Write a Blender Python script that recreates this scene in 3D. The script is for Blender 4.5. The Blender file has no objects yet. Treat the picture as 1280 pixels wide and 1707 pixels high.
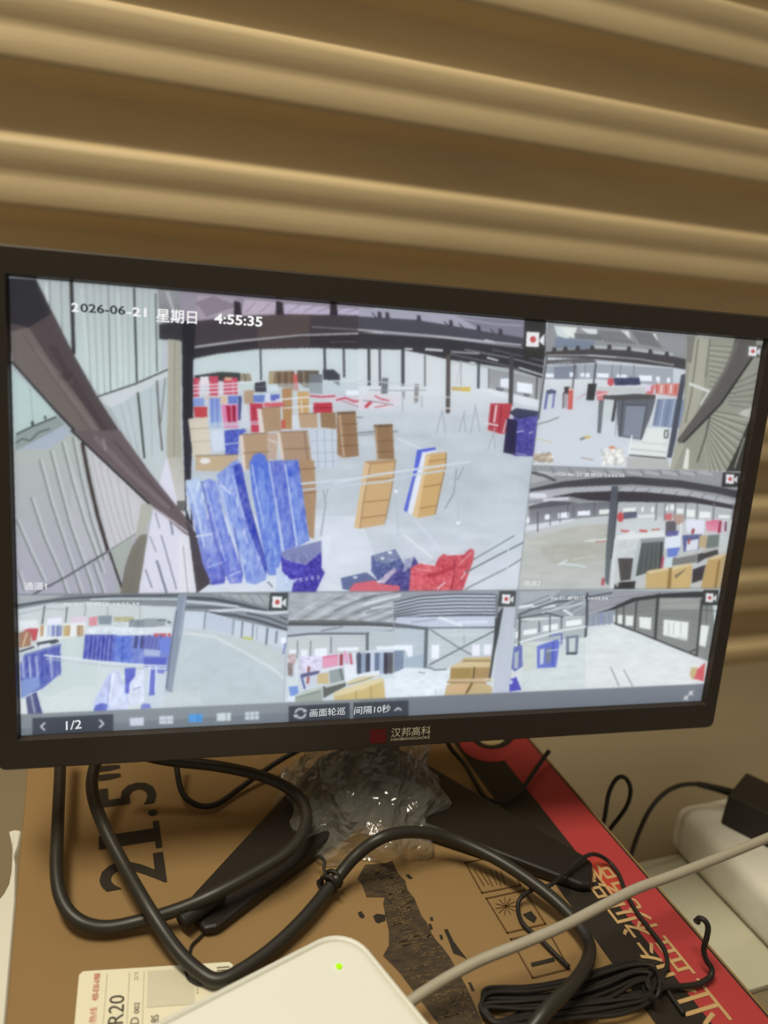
import bpy, bmesh, math, random
import numpy as np
from mathutils import Vector, Matrix

random.seed(7)
rng = np.random.default_rng(7)
scene = bpy.context.scene
C = scene.collection

# ------------------------------------------------------------------ camera
CAM = np.array([-0.1517008, -0.46248787, 0.52260395])
RIGHT = np.array([0.96637453, -0.23708911, 0.0995441])
UPV = np.array([-0.01666351, 0.32856696, 0.94433367])
VIEW = np.array([0.25659813, 0.91423876, -0.313568])
FPX, CX, CY = 1328.75, 640.0, 853.5          # photograph taken as 1280 x 1707
cam_d = bpy.data.cameras.new('camera')
cam = bpy.data.objects.new('camera', cam_d)
C.objects.link(cam)
cam.matrix_world = Matrix(((RIGHT[0], UPV[0], -VIEW[0], CAM[0]), (RIGHT[1], UPV[1], -VIEW[1], CAM[1]),
                           (RIGHT[2], UPV[2], -VIEW[2], CAM[2]), (0, 0, 0, 1)))
cam_d.sensor_fit = 'HORIZONTAL'
cam_d.sensor_width = 36.0
cam_d.lens = 36.0 * FPX / 1280.0
cam_d.clip_start = 0.02
cam_d.clip_end = 30
cam_d.dof.use_dof = True
cam_d.dof.focus_distance = 0.52
cam_d.dof.aperture_fstop = 5.5
scene.camera = cam

# ------------------------------------------------------------------ world, lamps, exposure
world = bpy.data.worlds.new('room_light')
scene.world = world
world.use_nodes = True
bgn = world.node_tree.nodes['Background']
bgn.inputs[0].default_value = (1.0, 0.90, 0.68, 1)
bgn.inputs[1].default_value = 0.22


def area(name, loc, aim, sx, sy, power, col):
    d = bpy.data.lights.new(name, 'AREA')
    d.shape = 'RECTANGLE'
    d.size, d.size_y = sx, sy
    d.energy = power
    d.color = col
    o = bpy.data.objects.new(name, d)
    o.location = loc
    o.rotation_euler = (Vector(aim) - Vector(loc)).to_track_quat('-Z', 'Y').to_euler()
    C.objects.link(o)
    return o


area('ceiling_lamp', (-0.58, -0.27, 2.0), (0.0, 0.03, 0.2), 0.9, 0.32, 30, (1.0, 0.93, 0.72))

vs = scene.view_settings
vs.view_transform = 'Standard'
vs.look = 'None'
vs.exposure = 0.0
vs.gamma = 1.0
vs.use_curve_mapping = False

# ------------------------------------------------------------------ frames
YAW = math.radians(6.28)                      # wall, desk and carton stand 6 degrees off the monitor
BD = np.array([-math.sin(YAW), math.cos(YAW), 0.0])
BP = np.array([math.cos(YAW), math.sin(YAW), 0.0])
BOXTOP = 0.12


def W(x, y, z):                               # carton / wall frame -> world
    return BP * x + BD * y + np.array([0, 0, z])


def ray(px, py):
    return VIEW + RIGHT * ((px - CX) / FPX) - UPV * ((py - CY) / FPX)


def P(px, py, z=BOXTOP):                      # measured photo point at height z -> world
    d = ray(px, py)
    return CAM + d * ((z - CAM[2]) / d[2])


TH = math.radians(6.107)                      # monitor leans back
S0 = np.array([0, 0, 0.355])
SU = np.array([0, math.sin(TH), math.cos(TH)])
SN = np.array([0, -math.cos(TH), math.sin(TH)])


def S(u, v, d=0.0):                           # monitor frame -> world
    return S0 + np.array([1.0, 0, 0]) * u + SU * v + SN * d


def to_uv(px, py):
    r = ray(px, py)
    k = ((S0 - CAM) @ SN) / (r @ SN)
    p = CAM + r * k - S0
    return float(p[0]), float(p @ SU)


# ------------------------------------------------------------------ materials
MATS = {}


def mat(name, col, rough=0.6, spec=0.5, noise=0.0, nscale=20.0, bump=0.0, bscale=200.0, metal=0.0, stretch=(1, 1, 1), col2=None):
    if name in MATS:
        return MATS[name]
    m = bpy.data.materials.new(name)
    m.use_nodes = True
    nt = m.node_tree
    b = nt.nodes['Principled BSDF']
    b.inputs['Roughness'].default_value = rough
    b.inputs['Specular IOR Level'].default_value = spec
    b.inputs['Metallic'].default_value = metal
    c = tuple(col) + (1,)
    b.inputs['Base Color'].default_value = c
    if noise or bump:
        tc = nt.nodes.new('ShaderNodeTexCoord')
        mp = nt.nodes.new('ShaderNodeMapping')
        mp.inputs['Scale'].default_value = stretch
        nt.links.new(tc.outputs['Object'], mp.inputs[0])
    if noise:
        n = nt.nodes.new('ShaderNodeTexNoise')
        n.inputs['Scale'].default_value = nscale
        n.inputs['Detail'].default_value = 5
        nt.links.new(mp.outputs[0], n.inputs['Vector'])
        mx = nt.nodes.new('ShaderNodeMix')
        mx.data_type = 'RGBA'
        rp = nt.nodes.new('ShaderNodeMapRange')
        rp.inputs[1].default_value = 0.3
        rp.inputs[2].default_value = 0.7
        nt.links.new(n.outputs['Fac'], rp.inputs[0])
        nt.links.new(rp.outputs[0], mx.inputs[0])
        c2 = col2 or tuple(v * (1 - noise) for v in col)
        mx.inputs[6].default_value = c
        mx.inputs[7].default_value = tuple(c2) + (1,)
        nt.links.new(mx.outputs[2], b.inputs['Base Color'])
    if bump:
        n2 = nt.nodes.new('ShaderNodeTexNoise')
        n2.inputs['Scale'].default_value = bscale
        n2.inputs['Detail'].default_value = 4
        nt.links.new(mp.outputs[0], n2.inputs['Vector'])
        bp_ = nt.nodes.new('ShaderNodeBump')
        bp_.inputs['Strength'].default_value = bump
        bp_.inputs['Distance'].default_value = 0.001
        nt.links.new(n2.outputs['Fac'], bp_.inputs['Height'])
        nt.links.new(bp_.outputs[0], b.inputs['Normal'])
    MATS[name] = m
    return m


def emit(name, col, strength=1.0):
    if name in MATS:
        return MATS[name]
    m = bpy.data.materials.new(name)
    m.use_nodes = True
    b = m.node_tree.nodes['Principled BSDF']
    b.inputs['Base Color'].default_value = (0, 0, 0, 1)
    b.inputs['Emission Color'].default_value = tuple(col) + (1,)
    b.inputs['Emission Strength'].default_value = strength
    b.inputs['Specular IOR Level'].default_value = 0.0
    MATS[name] = m
    return m


def srgb(r, g, b):
    return tuple(((v / 255) / 12.92 if v / 255 <= 0.04045 else ((v / 255 + 0.055) / 1.055) ** 2.4) for v in (r, g, b))


# ------------------------------------------------------------------ object helpers
def root(name, loc, label, cat, group=None):
    o = bpy.data.objects.new(name, None)
    o.empty_display_size = 0.02
    o.location = loc
    C.objects.link(o)
    tag(o, label, cat, group)
    return o


def tag(o, label=None, cat=None, group=None, kind=None):
    if label:
        o['label'] = label
    if cat:
        o['category'] = cat
    if group:
        o['group'] = group
    if kind:
        o['kind'] = kind
    return o


def base_of(o):
    v = Vector((0, 0, 0))
    while o is not None:
        v += o.location
        o = o.parent
    return v


def mesh_obj(name, verts, faces, material, parent=None, smooth=False, loc=None):
    """verts in world coordinates; the object's origin is its parent's (or loc)."""
    b = base_of(parent) if parent else Vector(loc if loc is not None else (0, 0, 0))
    me = bpy.data.meshes.new(name)
    me.from_pydata([tuple(Vector(v) - b) for v in verts], [], [tuple(f) for f in faces])
    me.materials.append(material)
    if smooth:
        me.polygons.foreach_set('use_smooth', [True] * len(me.polygons))
    me.update()
    o = bpy.data.objects.new(name, me)
    if parent:
        o.parent = parent
    else:
        o.location = b
    C.objects.link(o)
    return o


def bm_obj(name, bm, material, parent=None, smooth=False, loc=None):
    vs_ = []
    bm.verts.ensure_lookup_table()
    bm.verts.index_update()
    vs_ = [tuple(v.co) for v in bm.verts]
    fs = [[v.index for v in f.verts] for f in bm.faces]
    bm.free()
    return mesh_obj(name, vs_, fs, material, parent, smooth, loc)


def prism_bm(outline, lo, hi, bevel=0.0, seg=2):
    """outline: list of world points (on the low side are lo(p), on the high side hi(p))."""
    bm = bmesh.new()
    a = [bm.verts.new(tuple(lo(p))) for p in outline]
    b = [bm.verts.new(tuple(hi(p))) for p in outline]
    n = len(outline)
    bm.faces.new(b)
    bm.faces.new(a[::-1])
    for i in range(n):
        bm.faces.new((a[i], a[(i + 1) % n], b[(i + 1) % n], b[i]))
    bmesh.ops.recalc_face_normals(bm, faces=bm.faces)
    if bevel:
        bmesh.ops.bevel(bm, geom=list(bm.edges), offset=bevel, segments=seg, affect='EDGES', profile=0.5)
    return bm


def box_bm(f, x0, x1, y0, y1, z0, z1, bevel=0.0, seg=2):
    o = [(x0, y0), (x1, y0), (x1, y1), (x0, y1)]
    return prism_bm(o, lambda p: f(p[0], p[1], z0), lambda p: f(p[0], p[1], z1), bevel, seg)


def catmull(pts, n=10):
    p = [np.array(q, float) for q in pts]
    p = [2 * p[0] - p[1]] + p + [2 * p[-1] - p[-2]]
    out = []
    for i in range(1, len(p) - 2):
        for k in range(n):
            t = k / n
            out.append(0.5 * ((2 * p[i]) + (-p[i - 1] + p[i + 1]) * t + (2 * p[i - 1] - 5 * p[i] + 4 * p[i + 1] - p[i + 2]) * t * t
                              + (-p[i - 1] + 3 * p[i] - 3 * p[i + 1] + p[i + 2]) * t ** 3))
    out.append(p[-2])
    return out


def tube(pts, r, sides=12, n=10, dense=True):
    path = catmull(pts, n) if dense else [np.array(q, float) for q in pts]
    vs_, fs = [], []
    nrm = None
    for i, q in enumerate(path):
        t = path[min(i + 1, len(path) - 1)] - path[max(i - 1, 0)]
        t = t / (np.linalg.norm(t) + 1e-12)
        if nrm is None:
            a = np.array([0, 0, 1.0]) if abs(t[2]) < 0.9 else np.array([1.0, 0, 0])
            nrm = np.cross(t, a)
        nrm = nrm - t * (nrm @ t)
        nrm /= np.linalg.norm(nrm) + 1e-12
        bn = np.cross(t, nrm)
        rr = r(i / (len(path) - 1)) if callable(r) else r
        for k in range(sides):
            ang = 2 * math.pi * k / sides
            vs_.append(q + rr * (math.cos(ang) * nrm + math.sin(ang) * bn))
        if i:
            o = (i - 1) * sides
            for k in range(sides):
                k2 = (k + 1) % sides
                fs.append((o + k, o + k2, o + sides + k2, o + sides + k))
    fs.append(tuple(range(sides))[::-1])
    e = (len(path) - 1) * sides
    fs.append(tuple(range(e, e + sides)))
    return vs_, fs


def text_mesh(body, mapper, name, material, parent, bold=0.0):
    """mapper(u, v) with u, v in 0..1 over the text's bounding box -> world point."""
    cu = bpy.data.curves.new(name + '_font', 'FONT')
    cu.body = body
    cu.resolution_u = 3
    cu.offset = bold
    to = bpy.data.objects.new(name + '_tmp', cu)
    C.objects.link(to)
    dg = bpy.context.evaluated_depsgraph_get()
    me = bpy.data.meshes.new_from_object(to.evaluated_get(dg))
    bpy.data.objects.remove(to)
    co = np.array([v.co[:] for v in me.vertices])
    if len(co) == 0:
        return None
    lo, hi = co.min(0), co.max(0)
    b = base_of(parent)
    for v in me.vertices:
        q = mapper((v.co[0] - lo[0]) / (hi[0] - lo[0] + 1e-9), (v.co[1] - lo[1]) / (hi[1] - lo[1] + 1e-9))
        v.co = Vector(q) - b
    me.materials.clear()
    me.materials.append(material)
    me.update()
    o = bpy.data.objects.new(name, me)
    o.parent = parent
    C.objects.link(o)
    return o


def flat(name, pts, material, parent):
    return mesh_obj(name, pts, [tuple(range(len(pts)))], material, parent)


def strokes(name, lines, width, z, material, parent):
    """printed lines: list of world polylines on the horizontal plane z, drawn as thin quads in one mesh."""
    vs_, fs = [], []
    for ln in lines:
        for a, b in zip(ln[:-1], ln[1:]):
            a, b = np.array(a, float), np.array(b, float)
            t = b - a
            t = t / (np.linalg.norm(t) + 1e-9)
            nn = np.array([-t[1], t[0], 0]) * width / 2
            a = a - t * width / 2
            b = b + t * width / 2
            k = len(vs_)
            vs_ += [a - nn, b - nn, b + nn, a + nn]
            fs.append((k, k + 1, k + 2, k + 3))
    for v in vs_:
        v[2] = z
    return mesh_obj(name, vs_, fs, material, parent)


# ------------------------------------------------------------------ structure: wall, floor
M_wall = mat('wall_paint', (0.62, 0.47, 0.275), 0.5, 0.35, noise=0.16, nscale=5.0, stretch=(0.6, 1, 3.0), bump=0.15, bscale=60)
WALL_Y = 0.362


def wall_profile():
    """(z, offset towards the room) of the corrugated cladding, crowns of 43 mm every 110 mm."""
    pts = []
    for k in range(-8, 22):
        z = 0.530 + 0.110 * k
        pts += [(z - 0.0530, 0.0), (z - 0.0185, 0.0), (z - 0.0155, 0.002), (z - 0.0085, 0.0275), (z - 0.0055, 0.0310), (z - 0.001, 0.0320),
                (z + 0.011, 0.0318), (z + 0.0165, 0.0300), (z + 0.0205, 0.0294), (z + 0.0245, 0.0300), (z + 0.030, 0.0318), (z + 0.041, 0.0320),
                (z + 0.0455, 0.0310), (z + 0.0485, 0.0275), (z + 0.0545, 0.002), (z + 0.0565, 0.0)]
    return [p for p in pts if p[0] > -0.75]


prof = wall_profile()
xs = np.linspace(-3.0, 3.0, 25)
vv, ff = [], []
for x in xs:
    for z, o in prof:
        vv.append(W(x, WALL_Y - o, z))
n = len(prof)
for i in range(len(xs) - 1):
    for j in range(n - 1):
        ff.append((i * n + j, (i + 1) * n + j, (i + 1) * n + j + 1, i * n + j + 1))
wall = mesh_obj('wall_back', vv, ff, M_wall, smooth=True)
tag(wall, 'beige corrugated metal cladding wall behind the monitor', 'wall', kind='structure')

M_floor = mat('floor_concrete', (0.32, 0.30, 0.27), 0.8, 0.3, noise=0.2, nscale=3)
fl = mesh_obj('floor', [W(-3, -3, -0.75), W(3, -3, -0.75), W(3, WALL_Y, -0.75), W(-3, WALL_Y, -0.75)], [(0, 1, 2, 3)], M_floor)
tag(fl, 'grey concrete floor below the desk', 'floor', kind='structure')

# ------------------------------------------------------------------ desk
M_desk = mat('desk_laminate', (0.27, 0.215, 0.135), 0.55, 0.35, noise=0.12, nscale=4, stretch=(0.4, 3, 1))
M_leg = mat('desk_steel', (0.09, 0.085, 0.08), 0.5)
DY1 = WALL_Y - 0.0335
desk = root('desk', W(0.1, 0, -0.75), 'tan laminate desk under the carton, pushed against the corrugated wall', 'desk')
bm_obj('desk_top', box_bm(W, -0.85, 1.05, -0.42, DY1, -0.03, 0.0, 0.002), M_desk, desk)
for x in (-0.80, 1.0):
    for y in (-0.38, DY1 - 0.05):
        bm_obj('leg', box_bm(W, x - 0.02, x + 0.02, y - 0.02, y + 0.02, -0.75, -0.03, 0.002), M_leg, desk)

# ------------------------------------------------------------------ carton (the monitor's box) and its print
M_card = mat('cardboard', srgb(151, 121, 81), 0.75, 0.2, noise=0.10, nscale=9, stretch=(1, 0.3, 1), bump=0.06, bscale=400)
M_card_in = mat('cardboard_edge', srgb(196, 165, 118), 0.85, 0.2, noise=0.12, nscale=60)
M_ink = mat('black_print', srgb(48, 41, 34), 0.6, 0.3, noise=0.2, nscale=40)
M_red = mat('red_print', srgb(178, 62, 64), 0.55, 0.35, noise=0.10, nscale=12)
M_tanprint = mat('tan_print', srgb(196, 160, 112), 0.6, 0.3)
M_paleprint = mat('pale_print', srgb(196, 176, 132), 0.6, 0.3)
M_brown_ink = mat('brown_ink_line', srgb(92, 66, 36), 0.6, 0.3)

BX0, BX1, BY0, BY1 = -0.2435, 0.1715, -0.265, 0.28
carton = root('cardboard_carton', W((BX0 + BX1) / 2, (BY0 + BY1) / 2, 0), 'brown cardboard monitor carton lying flat on the desk, red and black stripes along one side', 'box')
T = 0.004
# four side walls and a bottom
bm_obj('side_panel', box_bm(W, BX0, BX0 + T, BY0, BY1, 0.001, BOXTOP - T, 0.0008), M_card, carton)
bm_obj('side_panel', box_bm(W, BX1 - T, BX1, BY0, BY1, 0.001, BOXTOP - T, 0.0008), M_card, carton)
bm_obj('end_panel', box_bm(W, BX0 + T, BX1 - T, BY0, BY0 + T, 0.001, BOXTOP - T, 0.0008), M_card, carton)
bm_obj('end_panel', box_bm(W, BX0 + T, BX1 - T, BY1 - T, BY1, 0.001, BOXTOP - T, 0.0008), M_card, carton)
bm_obj('bottom_panel', box_bm(W, BX0 + T, BX1 - T, BY0 + T, BY1 - T, 0.001, 0.001 + T, 0.0), M_card, carton)
top_o = bm_obj('top_panel', box_bm(W, BX0, BX1, BY0, BY1, BOXTOP - T, BOXTOP, 0.0016, 2), M_card, carton)
ZP = BOXTOP + 0.00025


def rectW(x0, x1, y0, y1, z):
    return [W(x0, y0, z), W(x1, y0, z), W(x1, y1, z), W(x0, y1, z)]


flat('black_stripe', rectW(0.0988, 0.1315, BY0 + 0.002, BY1 - 0.002, ZP), M_ink, top_o)
flat('red_stripe', rectW(0.1315, 0.1672, BY0 + 0.002, BY1 - 0.002, ZP), M_red, top_o)
flat('black_edge_line', rectW(0.1672, 0.1688, BY0 + 0.002, BY1 - 0.002, ZP), M_ink, top_o)


def ellipse_px(cx, cy, rx, ry, z, n=28):
    return [P(cx + rx * math.cos(2 * math.pi * k / n), cy - ry * math.sin(2 * math.pi * k / n), z) for k in range(n)]


flat('round_logo', ellipse_px(821, 1228, 58, 42, ZP + 0.0002), M_red, top_o)
flat('round_logo_ring', ellipse_px(821, 1224, 37, 25, ZP + 0.0004), M_ink, top_o)
flat('round_logo_center', ellipse_px(819, 1226, 24, 16, ZP + 0.0006), M_paleprint, top_o)


def box_text(body, x_base, x_top, y0, y1, name, material, z=ZP + 0.0004, parent=None, bold=0.012):
    return text_mesh(body, lambda u, v: W(x_base + (x_top - x_base) * v, y0 + (y1 - y0) * u, z), name, material, parent or top_o, bold)


for ch, xb, xt, ya, yb in (('2', -0.1540, -0.1950, -0.0190, 0.0085), ('1', -0.1540, -0.1945, 0.0205, 0.0330), ('.', -0.1540, -0.1605, 0.0460, 0.0530),
                           ('5', -0.1530, -0.1930, 0.0600, 0.0860), ('"', -0.1770, -0.1930, 0.0940, 0.1120)):
    box_text(ch, xb, xt, ya, yb, 'size_print', M_ink)
flat('size_print', rectW(-0.1582, -0.1540, 0.0130, 0.0400, ZP + 0.0006), M_ink, top_o)
box_text('专业监视器', 0.1468, 0.1192, -0.2345, -0.076, 'name_print', M_tanprint, bold=0.0)
# red seal with two rows of small characters, by the end of the right stand leg
flat('red_seal', [P(980 + x / 4.267, 1400 + y / 4.267, ZP + 0.0003) for x, y in [(25, 165), (60, 130), (150, 180), (240, 270), (275, 340), (270, 385), (215, 420), (150, 370), (60, 260)]],
     mat('seal_print', srgb(184, 66, 52), 0.6, 0.3), top_o)


def ctx(ox, oy, s):
    return lambda x, y: (ox + x / s, oy + y / s)


# ink drawing in the middle of the carton
M_brush = mat('brush_print', srgb(52, 44, 36), 0.65, 0.3, noise=1.0, nscale=230, stretch=(0.6, 1.6, 1), col2=srgb(84, 68, 48))
q = ctx(570, 1400, 5.12)
sil = [(200, 210), (370, 200), (430, 180), (480, 290), (540, 350), (560, 430), (620, 500), (650, 580), (680, 650), (720, 700), (780, 830), (860, 920), (920, 1000),
       (980, 1110), (1050, 1230), (1130, 1400), (1150, 1440), (1230, 1650), (880, 1650), (640, 1330), (480, 1120), (350, 990), (400, 900), (400, 780), (370, 650),
       (350, 540), (365, 490), (210, 490), (170, 380), (130, 330)]
flat('ink_drawing', [P(*q(*p), ZP) for p in sil[::-1]], M_brush, top_o)
for blob in ([(135, 620), (165, 608), (195, 650), (180, 672), (150, 660)], [(265, 650), (300, 630), (370, 640), (370, 690), (310, 712), (285, 700)],
             [(870, 765), (900, 760), (950, 860), (1000, 930), (1070, 1020), (1010, 990), (950, 970), (910, 860)],
             [(540, 300), (570, 292), (605, 330), (575, 335)], [(1075, 1215), (1100, 1215), (1135, 1290), (1105, 1290)],
             [(735, 720), (760, 715), (775, 760), (752, 770)], [(830, 810), (855, 810), (865, 850), (840, 850)], [(750, 660), (775, 660), (780, 690), (755, 690)]):
    flat('ink_drop', [P(*q(*p), ZP) for p in blob[::-1]], M_ink, top_o)
# scratches of bare card inside the drawing
scr = []
for k in range(130):
    t = random.random()
    yy = 260 + 1290 * t
    xl = np.interp(yy, [260, 490, 900, 1120, 1330, 1572], [190, 370, 410, 500, 650, 840])
    xr = np.interp(yy, [260, 500, 900, 1110, 1400, 1572], [440, 600, 820, 960, 1110, 1170])
    xa = random.uniform(xl + 15, xr - 50)
    xb = min(xr - 12, xa + random.uniform(20, 130))
    scr.append([P(*q(xa, yy), BOXTOP), P(*q((xa + xb) / 2, yy - random.uniform(4, 16)), BOXTOP), P(*q(xb, yy - random.uniform(10, 30)), BOXTOP)])
strokes('ink_scratch', scr, 0.0006, ZP + 0.0002, mat('card_scratch', srgb(112, 92, 66), 0.7, 0.2), top_o)

# handling pictograms
q = ctx(740, 1400, 4.267)
icons = [[(150, 165), (420, 110), (545, 325), (270, 380)], [(300, 420), (570, 360), (720, 600), (450, 665)], [(475, 710), (740, 650), (890, 920), (630, 985)],
         [(660, 1035), (925, 975), (1150, 1250), (880, 1330)]]
for ic in icons:
    strokes('pictogram_frame', [[P(*q(*p), BOXTOP) for p in ic + ic[:1]]], 0.0011, ZP + 0.0002, M_brown_ink, top_o)
cx_, cy_ = 440, 475
strokes('pictogram_sun', [[P(*q(cx_, cy_), BOXTOP), P(*q(cx_ + 75 * math.cos(a), cy_ + 62 * math.sin(a)), BOXTOP)] for a in np.linspace(0, 2 * math.pi, 12)[:-1]], 0.0006, ZP + 0.0002, M_brown_ink, top_o)
flat('pictogram_mark', [P(*q(*p), ZP + 0.0002) for p in [(560, 530), (620, 505), (660, 555), (640, 590), (590, 560)][::-1]], M_ink, top_o)
flat('pictogram_bar', [P(*q(*p), ZP + 0.0002) for p in [(615, 875), (780, 835), (790, 862), (625, 903)][::-1]], M_ink, top_o)
strokes('pictogram_hatch', [[P(*q(215 + 38 * k, 215 + 6 * (k % 3)), BOXTOP), P(*q(285 + 30 * k, 330 - 12 * (k % 2)), BOXTOP)] for k in range(6)], 0.0008, ZP + 0.0002, M_brown_ink, top_o)
strokes('pictogram_hatch', [[P(*q(930, 1290), BOXTOP), P(*q(1040, 1215), BOXTOP), P(*q(1080, 1260), BOXTOP)], [P(*q(990, 1310), BOXTOP), P(*q(1090, 1290), BOXTOP)]], 0.001, ZP + 0.0002, M_brown_ink, top_o)

# shipping label
M_paper = mat('label_paper', srgb(236, 229, 205), 0.6, 0.3)
M_lt = mat('label_text', srgb(66, 60, 50), 0.7, 0.2)
M_lred = mat('label_red', srgb(204, 112, 92), 0.7, 0.2)
M_lgrey = mat('label_grey', srgb(176, 168, 146), 0.7, 0.2)
LX0, LX1, LY0, LY1 = -0.2085, -0.1245, -0.215, -0.0785
lb = [(-0.2075, -0.0765), (-0.2055, -0.0745), (-0.1260, -0.0893), (-0.1242, -0.0915), (-0.1330, -0.1990), (-0.2160, -0.1850)]
label = flat('shipping_label', [W(x, y, ZP + 0.0001) for x, y in lb[::-1]], M_paper, carton)
lx = np.array([0.984, -0.178])     # label axes in the carton frame: across (u) and up the sheet (v)
lv = np.array([0.100, 0.995])
lo_ = np.array([-0.2058, -0.0745])


def L(u, v, z=ZP + 0.0004):         # u metres to the right of the top left corner, v metres down
    p = lo_ + lx * u - lv * v
    return W(p[0], p[1], z)


def ltext(body, u_base, u_top, v0, v1, name, material):
    return text_mesh(body, lambda a, b: L(u_base + (u_top - u_base) * b, v0 + (v1 - v0) * a), name, material, label)


ltext('400-830-6988', 0.0100, 0.0066, 0.0195, 0.0022, 'phone_print', M_lred)
ltext('服务热线', 0.0100, 0.0062, 0.042, 0.0235, 'hotline_print', M_lred)
ltext('R20', 0.0238, 0.0158, 0.0345, 0.0172, 'code_print', M_lt)
ltext('002', 0.0318, 0.0290, 0.0292, 0.0225, 'number_print', M_lt)
ltext('D', 0.0318, 0.0275, 0.0355, 0.0315, 'letter_print', M_lt)
ltext('2/3', 0.0305, 0.0283, 0.0085, 0.0032, 'count_print', M_lgrey)
ltext('8S', 0.0420, 0.0380, 0.0355, 0.0310, 'letters_print', M_lt)
for u in (0.0135, 0.0255, 0.0335):
    flat('rule', [L(u, 0.12), L(u + 0.0003, 0.12), L(u + 0.0003, 0.003), L(u, 0.003)], M_lgrey, label)
flat('code_field', [L(0.0355, 0.0262), L(0.0610, 0.0262), L(0.0610, 0.0030), L(0.0355, 0.0030)], mat('label_field', srgb(214, 208, 186), 0.6, 0.3), label)
for v in (0.0035, 0.0055, 0.0068, 0.0085, 0.0100):
    flat('barcode_bar', [L(0.0740, v + 0.0008), L(0.0812, v + 0.0008), L(0.0812, v), L(0.0740, v)], mat('bar_grey', srgb(120, 112, 98), 0.7, 0.2), label)
for v in np.arange(0.004, 0.02, 0.0021):
    flat('small_text', [L(0.0622, v + 0.0011), L(0.0632, v + 0.0011), L(0.0632, v), L(0.0622, v)], M_lgrey, label)

# ------------------------------------------------------------------ monitor
M_shell = mat('monitor_plastic', srgb(52, 44, 38), 0.42, 0.4, bump=0.08, bscale=900)
M_dark = mat('stand_plastic', srgb(34, 29, 25), 0.45, 0.4, bump=0.05, bscale=900)
M_panel = mat('lcd_border', (0.006, 0.006, 0.006), 0.25, 0.4)
OL, OR_, OT, OB = -0.2508, 0.2500, 0.1500, -0.1548
SW, SH = 0.238, 0.134
mon = root('monitor', (0, 0.045, BOXTOP), 'black widescreen monitor showing six warehouse camera pictures, on a V shaped stand', 'monitor')


def frame_bm(inner, outer, d_in, d_front, d_back, corner=0.004):
    bm = bmesh.new()
    (a0, a1, b0, b1), (c0, c1, e0, e1) = inner, outer

    def ring(x0, x1, y0, y1, d, r):
        pts = []
        for cx, cy, s in ((x1 - r, y1 - r, 0), (x0 + r, y1 - r, 90), (x0 + r, y0 + r, 180), (x1 - r, y0 + r, 270)):
            for k in range(4):
                a = math.radians(s + 30 * k)
                pts.append(bm.verts.new(tuple(S(cx + r * math.cos(a), cy + r * math.sin(a), d))))
        return pts
    rings = [ring(a0, a1, b0, b1, d_in, 0.0003), ring(a0 - 0.0012, a1 + 0.0012, b0 - 0.0012, b1 + 0.0012, d_front, 0.0006),
             ring(c0 + 0.0012, c1 - 0.0012, e0 + 0.0012, e1 - 0.0012, d_front, corner), ring(c0, c1, e0, e1, d_front - 0.0014, corner + 0.001),
             ring(c0, c1, e0, e1, d_back, corner + 0.001)]
    for r1, r2 in zip(rings[:-1], rings[1:]):
        nn = len(r1)
        for k in range(nn):
            bm.faces.new((r1[k], r1[(k + 1) % nn], r2[(k + 1) % nn], r2[k]))
    bmesh.ops.recalc_face_normals(bm, faces=bm.faces)
    return bm


bezel = bm_obj('bezel', frame_bm((-SW, SW, -SH, SH), (OL, OR_, OB, OT), -0.0003, 0.0040, -0.012), M_shell, mon)
# back shell with a raised centre
bmh = bmesh.new()


def ring2(x0, x1, y0, y1, d, r=0.006):
    pts = []
    for cx, cy, s in ((x1 - r, y1 - r, 0), (x0 + r, y1 - r, 90), (x0 + r, y0 + r, 180), (x1 - r, y0 + r, 270)):
        for k in range(4):
            a = math.radians(s + 30 * k)
            pts.append(bmh.verts.new(tuple(S(cx + r * math.cos(a), cy + r * math.sin(a), d))))
    return pts


rs = [ring2(OL, OR_, OB, OT, -0.012), ring2(OL + 0.004, OR_ - 0.004, OB + 0.004, OT - 0.004, -0.020), ring2(-0.16, 0.16, -0.11, 0.09, -0.030, 0.02), ring2(-0.14, 0.14, -0.095, 0.07, -0.044, 0.02)]
for r1, r2 in zip(rs[:-1], rs[1:]):
    for k in range(16):
        bmh.faces.new((r1[k], r1[(k + 1) % 16], r2[(k + 1) % 16], r2[k]))
bmh.faces.new(rs[-1])
bmesh.ops.recalc_face_normals(bmh, faces=bmh.faces)
bm_obj('back_shell', bmh, M_shell, mon)
# brand print on the lower bezel
M_brand = mat('brand_white', srgb(226, 216, 196), 0.5, 0.3)
M_brandred = mat('brand_red', srgb(96, 22, 26), 0.5, 0.3)


def stext(body, bl, br, hpx, name, material, parent, d, bold=0.0):
    """text in the monitor plane: bottom-left and bottom-right photo points, height in photo pixels at its middle."""
    a, b = np.array(to_uv(*bl)), np.array(to_uv(*br))
    m1 = np.array(to_uv((bl[0] + br[0]) / 2, (bl[1] + br[1]) / 2))
    m2 = np.array(to_uv((bl[0] + br[0]) / 2, (bl[1] + br[1]) / 2 - hpx))
    h = abs(m2[1] - m1[1])
    return text_mesh(body, lambda u, v: S(*(a + (b - a) * u + np.array([0, h * v])), d), name, material, parent, bold)


stext('汉邦高科', (649, 1224), (714, 1220), 15, 'brand_name', M_brand, bezel, 0.0043)
stext('HANBANGGAOKE', (649, 1230), (713, 1226), 4.5, 'brand_line', M_brand, bezel, 0.0043)
uq = [to_uv(614, 1234), to_uv(641, 1233), to_uv(641, 1210), to_uv(614, 1211)]
flat('brand_mark', [S(u, v, 0.0043) for u, v in uq], M_brandred, bezel)
# neck and V shaped foot
hub = np.array([0.0, 0.045, BOXTOP])


def neckpt(x, z, y):
    return np.array([x, y, z])


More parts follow.
